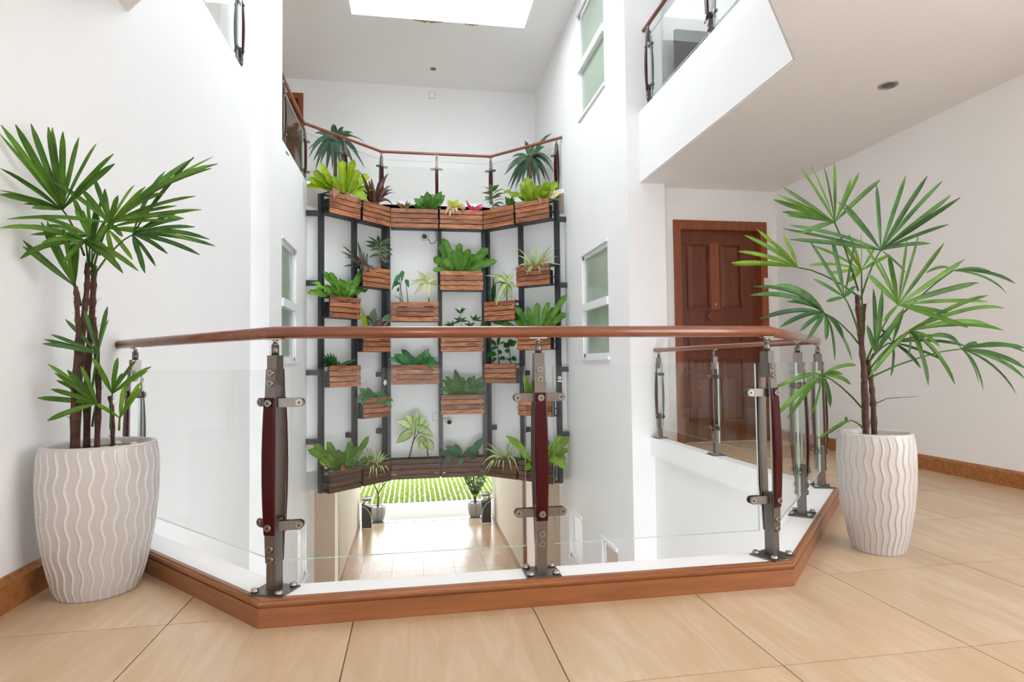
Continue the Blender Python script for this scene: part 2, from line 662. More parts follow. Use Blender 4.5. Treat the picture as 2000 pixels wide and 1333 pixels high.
# --- landing floor: grout bed with one slab per tile
bm = bmesh.new()
for pc in outside([(XN, BEHIND), (XE, BEHIND), (XE, YD), (XN, YD)], VOID):
    prism(bm, pc, -.06, -.004)
floor = struct(mesh_obj('floor', bm, ['grout']))
TX, TY, X0, Y0, J = .6, .611, -.797, 1.537, .0022
for i in range(-2, 9):
    for j in range(-9, 8):
        xa, xb, ya, yb = X0 + i * TX + J, X0 + (i + 1) * TX - J, Y0 + j * TY + J, Y0 + (j + 1) * TY - J
        xa, xb, ya, yb = max(xa, XN), min(xb, XE), max(ya, BEHIND), min(yb, YD)
        if xb - xa < .02 or yb - ya < .02:
            continue
        cx, cy = (xa + xb) / 2, (ya + yb) / 2
        bm = bmesh.new()
        for pc in outside([(xa, ya), (xb, ya), (xb, yb), (xa, yb)], VOID):
            prism(bm, [(p[0] - cx, p[1] - cy) for p in pc], -.004, 0)
        if bm.faces:
            mesh_obj('tile', bm, 'tile_floor', floor, (cx, cy, 0))
        else:
            bm.free()

# --- kerb round the void: white top with a moulded wooden face
def offs(a, b, d):
    """a line from a to b moved d to its right"""
    v = Vector((b[0] - a[0], b[1] - a[1])).normalized()
    return (a[0] + v.y * d, a[1] - v.x * d), (b[0] + v.y * d, b[1] - v.x * d)

IN = [(XN, 3.258), (-.437, 2.185), (1.34, 2.185), (2.33, 3.225), (2.33, 5.68)]
def offset_path(pts, d):
    segs = [offs(a, b, d) for a, b in zip(pts, pts[1:])]
    out = [segs[0][0]]
    for (a, b), (c, e) in zip(segs, segs[1:]):
        r1, r2 = Vector((b[0] - a[0], b[1] - a[1])), Vector((e[0] - c[0], e[1] - c[1]))
        den = r1.x * r2.y - r1.y * r2.x
        t = ((c[0] - a[0]) * r2.y - (c[1] - a[1]) * r2.x) / den
        out.append((a[0] + r1.x * t, a[1] + r1.y * t))
    out.append(segs[-1][1])
    return out
OUT = offset_path(IN, .108)
WOOD = offset_path(IN, .129)
bm = bmesh.new()
for i in range(len(IN) - 1):
    prism(bm, [IN[i], OUT[i], OUT[i + 1], IN[i + 1]], -.09, .09)
kerb = struct(mesh_obj('trim_1', bm, 'curb_white'))
kerb['label'] = 'white painted kerb around the open void'
# wooden kerb face with a rounded cap moulding, one board per side
def board(i, par):
    a0, a1, b0, b1 = OUT[i], OUT[i + 1], WOOD[i], WOOD[i + 1]
    a0, a1, b0, b1 = [Vector((p[0], p[1], 0)) for p in (a0, a1, b0, b1)]
    prof_ = [(1.0, 0), (1.0, .0625), (.72, .064), (.72, .0675), (1.02, .069), (1.12, .0755), (1.06, .083), (.72, .0865), (.70, .0905), (.0, .0915)]
    bm = bmesh.new()
    L = [[bm.verts.new(a + (b - a) * k + Vector((0, 0, z))) for k, z in prof_] + [bm.verts.new(a)] for a, b in ((a0, b0), (a1, b1))]
    n = len(L[0])
    for k in range(n - 1):
        bm.faces.new((L[0][k + 1], L[0][k], L[1][k], L[1][k + 1]))
    bm.faces.new(L[0])
    bm.faces.new(L[1][::-1])
    v = (b1 - b0)
    rz = math.atan2(v.y, v.x)
    org = b0
    M = Matrix.Translation(org) @ Matrix.Rotation(rz, 4, 'Z')
    bmesh.ops.transform(bm, matrix=M.inverted(), verts=bm.verts)
    bmesh.ops.recalc_face_normals(bm, faces=bm.faces)
    o = mesh_obj('kerb_board', bm, 'wood_curb', par)
    o.matrix_local = M
    return o
for i in range(4):
    board(i, kerb)

# landing slab, and the white wall under its right side; a glazed lobby front is added unseen to light the lower void
bm = bmesh.new()
for pc in outside([(XN, BEHIND), (XE, BEHIND), (XE, YD), (XN, YD)], VOID):
    prism(bm, pc, -.32, -.06)
struct(mesh_obj('ceiling_lobby', bm, 'paint_white'))
struct(mesh_obj('wall_under_landing', BM((2.372, 2.55, .3, 5.68, GZ, -.06)), 'paint_warm'))  # slightly darker paint stands in for the shade below the kerb
bm = bmesh.new()
wall_cells(bm, 'y', .25, .4, XN, 2.55, GZ, -.3, [(XN + .1, 2.25, GZ, -.45)])
struct(mesh_obj('lobby_fill_front', bm, 'paint_white'))
bm = bmesh.new()
for k in range(5):
    x = XN + .1 + k * (2.25 - XN - .1) / 4
    bx(bm, x - .025, x + .025, .3, .35, GZ, -.45)
bx(bm, XN + .1, 2.25, .3, .35, -.5, -.45)
struct(mesh_obj('fill_window_lobby', bm, 'upvc'))

# --- left walls
bm = bmesh.new()
WW = (-2.9, -1.0, .1, 2.4)  # unseen left-wall opening, added to brighten the landing
wall_cells(bm, 'x', XN - .12, XN, BEHIND, 5.60, GZ, 3.38, [WW])
bx(bm, XN - .30, XN - .17, 5.3, 6.3, GZ, CZ)             # back of the slot beside the pier
bx(bm, XN - .30, XL, 6.14, 6.69, GZ, CZ)                 # the pier
struct(mesh_obj('wall_left', bm, 'paint_white'))
WL = [(6.65, 7.50, .90, 2.215), (7.62, 8.22, -1.86, -1.18)]
WL0 = (6.69, WL[0][1], WL[0][2], WL[0][3])
bm = bmesh.new()
wall_cells(bm, 'x', XL - .16, XL, 6.69, 8.86, GZ, 3.29, [WL0, WL[1]])
struct(mesh_obj('wall_left_far', bm, 'paint_white'))
# --- right walls
WR = [(6.335, 7.36, .905, 2.188), (6.335, 7.36, 3.975, 5.33), (7.53, 8.17, -1.84, -1.18), (6.17, 6.71, -2.2, -1.175)]
bm = bmesh.new()
wall_cells(bm, 'x', XR, XR + .16, 5.68, 8.72, GZ, CZ, WR)
wall_cells(bm, 'x', XR, XR + .16, 8.72, YB, -.8, CZ)
struct(mesh_obj('wall_right_far', bm, 'paint_white'))
bm = BM((XR + .16, 2.535, 5.68, 5.93, GZ, CZ))
struct(mesh_obj('wall_pier', bm, 'paint_white'))
bm = bmesh.new()
WE = (-2.0, 1.1, .1, 2.4)  # unseen right-wall opening, added to brighten the landing
wall_cells(bm, 'x', XE, XE + .15, BEHIND, 6.1, -.3, CZ, [WE])
struct(mesh_obj('wall_right', bm, 'paint_warm'))
bm = bmesh.new()
wall_cells(bm, 'y', YD, YD + .15, 2.53, XE, -.3, CZ, [(2.671, 3.721, 0, 2.311)])
struct(mesh_obj('wall_door', bm, 'paint_warm'))
# --- bay wall behind the planters
BAY = [(XL, 8.22), (-.44, 9.16), (1.20, 9.16), (XR, 8.22)]
bay2 = offset_path(BAY, -.16)
bm = bmesh.new()
for i in range(3):
    prism(bm, [BAY[i], BAY[i + 1], bay2[i + 1], bay2[i]], -.80, FZ + .06)
struct(mesh_obj('wall_back', bm, 'paint_white'))
# --- upper gallery: floor behind the bay, back wall, left wall, door
bm = bmesh.new()
prism(bm, [(XL - 1.4, 8.22), (XL, 8.22), (-.44, 9.16), (-.44, YB), (XL - 1.4, YB)], FZ - .3, FZ)
prism(bm, [(-.44, 9.16), (1.2, 9.16), (1.2, YB), (-.44, YB)], FZ - .3, FZ)
prism(bm, [(1.2, 9.16), (XR, 8.22), (XR, YB), (1.2, YB)], FZ - .3, FZ)
bx(bm, XN - 1.4, XN - .30, BEHIND, 8.22, FZ - .3, FZ)
bx(bm, XN - .30, XN - .12, BEHIND, 5.3, FZ - .3, FZ)
struct(mesh_obj('floor_gallery', bm, 'tile_passage'))
bm = bmesh.new()
wall_cells(bm, 'y', YB, YB + .15, XN - 1.5, XR + .2, FZ - .3, CZ, [(-2.72, -1.76, FZ, 5.34)])
struct(mesh_obj('wall_gallery_back', bm, 'paint_white'))
bm = BM((XN - 1.5, XN - 1.4, BEHIND, YB, FZ - .3, CZ))
struct(mesh_obj('wall_gallery_left', bm, 'paint_white'))
# --- upper slab over the landing (its void matches the one below) and its kerb
bm = bmesh.new()
for pc in outside([(XN - .12, BEHIND), (XE, BEHIND), (XE, YD), (XN - .12, YD)], VOID2):
    prism(bm, pc, 2.655, FZ)
struct(mesh_obj('floor_upper', bm, 'paint_white'))
bm = bmesh.new()
for pc in outside([(XN, BEHIND), (XE, BEHIND), (XE, YD), (XN, YD)], [(p[0], p[1]) for p in offset_path([(XN, 3.26), (-.44, 2.19), (1.25, 2.14), (2.27, 3.21), (2.27, 9.0)], .012)] + [(XN, 9.0)]):
    prism(bm, pc, 2.647, 2.655)
struct(mesh_obj('ceiling_landing', bm, 'paint_soffit'))
IN2 = [(XN, 3.26), (-.44, 2.19), (1.25, 2.14), (2.27, 3.21), (2.27, 5.68)]
OUT2 = offset_path(IN2, .13)
bm = bmesh.new()
for i in range(4):
    prism(bm, [IN2[i], OUT2[i], OUT2[i + 1], IN2[i + 1]], FZ, 3.36)
k2 = struct(mesh_obj('trim_2', bm, 'curb_white'))
# --- main ceiling with the skylight opening and its shaft
SK = (-.79, 1.58, 4.0, 8.14)
bm = bmesh.new()
for (a, b, c, d) in ((XN - 1.5, SK[0], BEHIND, YB + .15), (SK[1], XE + .15, BEHIND, YB + .15), (SK[0], SK[1], BEHIND, SK[2]), (SK[0], SK[1], SK[3], YB + .15)):
    bx(bm, a, b, c, d, CZ, CZ + .35)
struct(mesh_obj('ceiling', bm, 'paint_ceiling'))
sky = struct(thing('window_11', '', ''))
del sky['label'], sky['category']
for k in range(4):
    y0_, y1_ = SK[2] + k * (SK[3] - SK[2]) / 4, SK[2] + (k + 1) * (SK[3] - SK[2]) / 4
    mesh_obj('pane', BM((SK[0], SK[1], y0_ + .02, y1_ - .02, CZ + .27, CZ + .28)), 'glass_skylight', sky)
    if k:
        mesh_obj('glazing_bar', BM((SK[0], SK[1], y0_ - .02, y0_ + .02, CZ + .24, CZ + .30)), 'upvc', sky)
# --- wall behind the camera; unseen windows in it and both side walls are added as fill light
WF = (1.4, 3.6, 3.6, 5.3)
bm = bmesh.new()
wall_cells(bm, 'y', BEHIND - .15, BEHIND, XN - .12, XE + .15, -.3, CZ, [WF])
struct(mesh_obj('wall_front', bm, 'paint_warm'))
a, b, c, d = WF
bm = BM((a, a + .05, BEHIND - .1, BEHIND - .04, c, d), (b - .05, b, BEHIND - .1, BEHIND - .04, c, d), (a, b, BEHIND - .1, BEHIND - .04, c, c + .05), (a, b, BEHIND - .1, BEHIND - .04, d - .05, d), ((a + b) / 2 - .02, (a + b) / 2 + .02, BEHIND - .1, BEHIND - .04, c, d))
struct(mesh_obj('fill_window_front', bm, 'upvc'))
a, b, c, d = WW
bm = BM((XN - .1, XN - .04, a, a + .05, c, d), (XN - .1, XN - .04, b - .05, b, c, d), (XN - .1, XN - .04, a, b, c, c + .05), (XN - .1, XN - .04, a, b, d - .05, d))
struct(mesh_obj('fill_window_left', bm, 'upvc'))
a, b, c, d = WE
bm = BM((XE + .04, XE + .1, a, a + .05, c, d), (XE + .04, XE + .1, b - .05, b, c, d), (XE + .04, XE + .1, a, b, c, c + .05), (XE + .04, XE + .1, a, b, d - .05, d), (XE + .04, XE + .1, (a + b) / 2 - .02, (a + b) / 2 + .02, c, d))
struct(mesh_obj('fill_window_right', bm, 'upvc'))

# --- ground floor: passage, walls, slab above
PL, PR, PY0, PY1 = -1.325, 2.02, 11.05, 15.6
bm = BM((XN - 1.2, 4.0, .2, PY1, GZ - .2, GZ - .004))
gfloor = struct(mesh_obj('floor_passage', bm, 'grout'))
xs = [PL - 1.2 + .602 * i for i in range(9)]
ys = [7.4 + .602 * i for i in range(14)]
for x in xs:
    for y in ys:
        w = .3 - .0015
        t = bpy.data.objects.get('passage_tile')
        if t is None:
            t = mesh_obj('passage_tile', BM((-w, w, -w, w, -.004, 0)), 'tile_passage', gfloor, (x, y, GZ))
            me0 = t.data
        else:
            c = bpy.data.objects.new('passage_tile', me0)
            COL.objects.link(c)
            c.parent = gfloor
            c.location = (x, y, GZ)
bm = BM((PL - .15, PL, PY0, PY1, GZ, -.5), (XN - .9, PL, PY0 - .001, PY0 + .15, GZ, -.5))
struct(mesh_obj('wall_passage_left', bm, 'paint_cream'))
bm = BM((XN - .9, PL - .05, PY0 - .03, PY0 - .001, GZ, -.5))
struct(mesh_obj('wall_lobby_left', bm, 'paint_taupe'))
bm = BM((PR, PR + .15, PY0, PY1, GZ, -.5), (PR, XR + 1.2, PY0 - .001, PY0 + .15, GZ, -.5))
struct(mesh_obj('wall_passage_right', bm, 'paint_cream'))
bm = BM((PR + .30, XR + 1.2, PY0 - .03, PY0 - .001, GZ, -.5))
struct(mesh_obj('wall_lobby_right', bm, 'paint_taupe'))
struct(mesh_obj('trim_4', BM((PR - .02, PR + .045, PY0 - .05, PY0 + .02, GZ, -.5)), 'wood_door'))
struct(mesh_obj('trim_5', BM((PL - .045, PL + .012, PY0 - .05, PY0 + .02, GZ, -.5)), 'paint_cream'))
struct(mesh_obj('wall_lobby_far_left', BM((XN - 1.0, XN - .9, 8.2, PY0 + .15, GZ, -.5)), 'paint_taupe'))
struct(mesh_obj('wall_lobby_far_right', BM((XR + 1.2, XR + 1.3, 8.2, PY0 + .15, GZ, -.5)), 'paint_taupe'))
bm = bmesh.new()
prism(bm, [(XL - 1.1, 8.22), (XL, 8.22), (-.44, 9.16), (-.44, PY1), (XL - 1.1, PY1)], -.80, -.55)
prism(bm, [(-.44, 9.16), (1.2, 9.16), (1.2, PY1), (-.44, PY1)], -.80, -.55)
prism(bm, [(1.2, 9.16), (XR, 8.22), (XR + 1.4, 8.22), (XR + 1.4, PY1), (1.2, PY1)], -.80, -.55)
struct(mesh_obj('ceiling_passage', bm, 'paint_white'))
struct(mesh_obj('baseboard_passage_left', BM((PL, PL + .015, PY0, PY1, GZ, GZ + .09)), 'wood_skirt'))
struct(mesh_obj('baseboard_passage_right', BM((PR - .015, PR, PY0, PY1, GZ, GZ + .09)), 'wood_skirt'))
# --- skirting boards upstairs
def skirting(name, pts, th=.018, h=.105):
    p2 = offset_path(pts, th)
    prof_ = [(0, 0), (1, 0), (1, h * .84), (.6, h * .93), (.35, h), (0, h)]
    bm = bmesh.new()
    rows = [[bm.verts.new((a[0] + (b[0] - a[0]) * k, a[1] + (b[1] - a[1]) * k, z)) for k, z in prof_] for a, b in zip(pts, p2)]
    for A, B in zip(rows, rows[1:]):
        for k in range(len(prof_)):
            m = (k + 1) % len(prof_)
            bm.faces.new((A[k], B[k], B[m], A[m]))
    bm.faces.new(rows[0])
    bm.faces.new(rows[-1][::-1])
    bmesh.ops.recalc_face_normals(bm, faces=bm.faces)
    return struct(mesh_obj(name, bm, 'wood_skirt'))
skirting('baseboard_left', [(XN, 3.13), (XN, BEHIND)][::-1], .03, .115)
skirting('baseboard_right', [(XE, YD), (XE, BEHIND)][::1], .018, .11)
skirting('baseboard_door', [(3.725, YD), (XE, YD)], .018, .11)

# --- outside: step, gravel path, grass pavers
struct(mesh_obj('shade_slab', BM((-7, 7, PY1 + .2, 20.2, -.35, -.15)), 'paint_white'))  # slab added out of view to keep sky light off the path
struct(mesh_obj('path', BM((-9, 9, PY1, 18.0, GZ - .3, GZ - .06)), 'concrete_light'))
struct(mesh_obj('threshold', BM((PL - .15, PR + .15, PY1 - .02, PY1 + .28, GZ - .1, GZ - .02)), 'steel_bright'))
pav = struct(mesh_obj('lawn_paving', BM((-14, 14, 18.0, 60, GZ - .3, GZ - .06)), 'paver'))
random.seed(11)
vs, fs = [], []
for c in range(32):
    x = -1.9 + c * .155
    for r_ in range(34):
        y = 18.05 + r_ * .155
        for k in range(16):
            px, py = x + random.uniform(-.048, .048), y + random.uniform(-.062, .062)
            a = random.uniform(0, 6.28)
            w_ = .022
            h = random.uniform(.03, .07)
            dx, dy = math.cos(a) * w_, math.sin(a) * w_
            lx, ly = random.uniform(-.03, .03), random.uniform(-.03, .03)
            n0 = len(vs)
            vs += [(px - dx, py - dy, GZ - .06), (px + dx, py + dy, GZ - .06), (px + lx, py + ly, GZ - .06 + h)]
            fs.append((n0, n0 + 1, n0 + 2))
me = bpy.data.meshes.new('grass')
me.from_pydata(vs, [], fs)
gr = link_mesh('grass', me, 'grass_green')
gr['kind'] = 'stuff'
gr['label'] = 'short bright grass growing between the pale pavers outside'
gr['category'] = 'grass'
bm = BM((-9, PL - .15, PY1, PY1 + .2, GZ, 0.4), (PR + .15, 9, PY1, PY1 + .2, GZ, 0.4))
struct(mesh_obj('wall_exterior', bm, 'paint_white'))

# --- windows
def window(name, x, y0, y1, z0, z1, side, transom=None, panes=('frosted', 'frosted'), fw_=.045):
    """side +1: the room side faces +x"""
    o = thing(name, '', '')
    del o['label'], o['category']
    struct(o)
    a, b = (x - .07, x - .015) if side > 0 else (x + .015, x + .07)
    bm = BM((a, b, y0, y0 + fw_, z0, z1), (a, b, y1 - fw_, y1, z0, z1), (a, b, y0, y1, z0, z0 + fw_), (a, b, y0, y1, z1 - fw_, z1))
    mesh_obj('window_frame', bm, 'upvc', o)
    s = x - .01 if side > 0 else x + .01
    lip = (x - .005, x + .022) if side > 0 else (x - .022, x + .005)
    if transom:
        mesh_obj('transom', BM((min(a, lip[0]), max(b, lip[1]), y0, y1, transom - .045, transom + .045)), 'upvc', o)
        zz = [(z0 + fw_, transom - .045, panes[0]), (transom + .045, z1 - fw_, panes[1])]
    else:
        zz = [(z0 + fw_, z1 - fw_, panes[0])]
    mesh_obj('head_drip', BM((lip[0], lip[1], y0 - .005, y1 + .005, z1, z1 + .03)), 'upvc', o)
    mesh_obj('window_sill', BM((lip[0], lip[1], y0 - .02, y1 + .02, z0 - .035, z0)), 'upvc', o)
    c = (a + b) / 2
    for q0, q1, mt in zz:
        mesh_obj('pane', BM((c - .006, c + .006, y0 + fw_, y1 - fw_, q0, q1)), mt, o)
    return o
window('window_1', XL, WL0[0], WL0[1], WL0[2], WL0[3], 1, 1.53)
window('window_2', XR, *WR[0], -1, 1.53)
window('window_3', XR, *WR[1], -1, 4.62)
window('window_4', XR, *WR[2], -1, None, ('frosted_white',))
window('window_5', XR, *WR[3], -1, None, ('frosted_tan',))
window('window_6', XL, *WL[1], 1, None, ('frosted_white',))

# --- the door: frame, leaf with raised panels, plaque with the room number
def door(name, x0, x1, y, z0, z1, detail=True):
    o = thing(name, '', '', ((x0 + x1) / 2, y, z0))
    del o['label'], o['category']
    struct(o)
    w, h, f = (x1 - x0) / 2, z1 - z0, .075
    mesh_obj('door_frame', BM((-w, -w + f, -.02, .15, 0, h), (w - f, w, -.02, .15, 0, h), (-w + f, w - f, -.02, .15, h - f - .02, h)), 'wood_door_light', o)
    lw, lh = w - f, h - f - .02
    leaf = mesh_obj('door_leaf', BM((-lw, lw, .06, .10, 0, lh)), 'wood_door', o)
    if not detail:
        return o
    yf = .06
    def raised(pn, xa, xb, za, zb, m):
        bm = bmesh.new()
        e, d = .035, .012
        o4 = [(xa, za), (xb, za), (xb, zb), (xa, zb)]
        i4 = [(xa + e, za + e), (xb - e, za + e), (xb - e, zb - e), (xa + e, zb - e)]
        A = [bm.verts.new((p[0], yf - .001, p[1])) for p in o4]
        B = [bm.verts.new((p[0], yf - d, p[1])) for p in i4]
        for k in range(4):
            bm.faces.new((A[k], A[(k + 1) % 4], B[(k + 1) % 4], B[k]))
        bm.faces.new(B)
        mesh_obj(pn, bm, m, leaf)
        mesh_obj('panel_bead', BM((xa - .018, xa, yf - .014, yf, za - .018, zb + .018), (xb, xb + .018, yf - .014, yf, za - .018, zb + .018), (xa, xb, yf - .014, yf, za - .018, za), (xa, xb, yf - .014, yf, zb, zb + .018)), m, leaf)
    raised('panel', -.335, -.115, 1.40, 2.07, 'wood_door')
    raised('panel', .03, .245, 1.40, 2.07, 'wood_door')
    raised('panel', -.335, .245, .95, 1.16, 'wood_door')
    raised('panel', -.335, -.115, .22, .86, 'wood_door')
    raised('panel', .03, .245, .22, .86, 'wood_door')
    mesh_obj('mullion', BM((-.093, .008, yf - .013, yf, 1.38, 2.09)), 'wood_door_light', leaf)
    bm = bmesh.new()
    cyl(bm, (-.045, yf - .013, 1.438), (-.045, yf - .022, 1.438), .013, .011, 14)
    mesh_obj('peephole', bm, 'brass', leaf)
    bm = bmesh.new()
    oct_ = [(-.052, .305), (-.122, .30), (-.155, .25)]
    pts = [(-.155, 0), (-.11, .05), (.02, .05), (.065, 0), (.02, -.05), (-.11, -.05)]
    F = [bm.verts.new((p[0], yf - .03, 1.315 + p[1])) for p in pts]
    K = [bm.verts.new((p[0], yf, 1.315 + p[1])) for p in pts]
    bm.faces.new(F)
    for k in range(6):
        bm.faces.new((K[k], K[(k + 1) % 6], F[(k + 1) % 6], F[k]))
    bmesh.ops.recalc_face_normals(bm, faces=bm.faces)
    pq = mesh_obj('number_plaque', bm, 'wood_door', leaf)
    cu = bpy.data.curves.new('room_number', 'FONT')
    cu.body = '201'
    cu.size = .085
    cu.align_x = 'CENTER'
    cu.align_y = 'CENTER'
    cu.extrude = .004
    cu.materials.append(MATS['wood_door_light'])
    t = bpy.data.objects.new('room_number', cu)
    COL.objects.link(t)
    t.parent = leaf
    t.location = (-.045, yf - .032, 1.315)
    t.rotation_euler = (R(90), 0, 0)
    return o
door('door_1', 2.671, 3.721, YD, 0, 2.311)
door('door_2', -2.72, -1.76, YB, FZ, 5.34, False)

# ------------------------------------------------------------------ measured shapes (world metres)
FRAME_POSTS = [('L',(-1.19,8.169)),('L',(-0.801,8.558)),('L',(-0.408,8.951)),('C',(-0.351,8.99)),('C',(0.406,8.99)),('C',(1.068,8.99)),('R',(1.13,8.989)),('R',(1.569,8.55)),('R',(2.004,8.115))]
BOX_LABELS = {'L1.0': 'lime fern at the top-left corner','L2.0': 'burgundy cordyline at the top','C1.0': 'broad-leaved clump left of the centre post at the top','C2.0': 'withered caladium and pink bromeliad at the top','R2.0': 'variegated dracaena at the top','R1.0': 'lime fern at the top-right corner','L1.1': 'frilly fern second down in the leftmost column','L2.1': 'purple trailing plant and dark cordyline','C1.1': 'heart-leaved philodendron and pale dieffenbachia','C2.1': 'large mid-green fern right of the centre post','R2.1': 'cream drooping dieffenbachia and snake plant','R1.1': 'highest striped spider plant','L2.2': 'round-leaved calathea at handrail height','C2.2': 'finger-leaved philodendron at handrail height','R1.2': 'dark rippled fern at handrail height','L1.2': 'small dense bush in the leftmost column','C1.2': 'flat broad-leaved plant below the handrail','R2.2': 'dark rubber plant below the handrail','L2.3': 'white-flowered peace lily','C2.3': 'dense leafy clump behind the middle glass','R1.3': 'light-green pothos behind the middle railing post','L1.3': 'browned fern at the bottom-left corner','L2.4': 'left-hand bottom spider plant','C1.3': 'tall pale dieffenbachia at the bottom','C2.4': 'blue-green broad-leaved plant at the bottom','R2.3': 'bottom spider plant by the middle railing post','R1.4': 'bright fern at the bottom-right corner'}
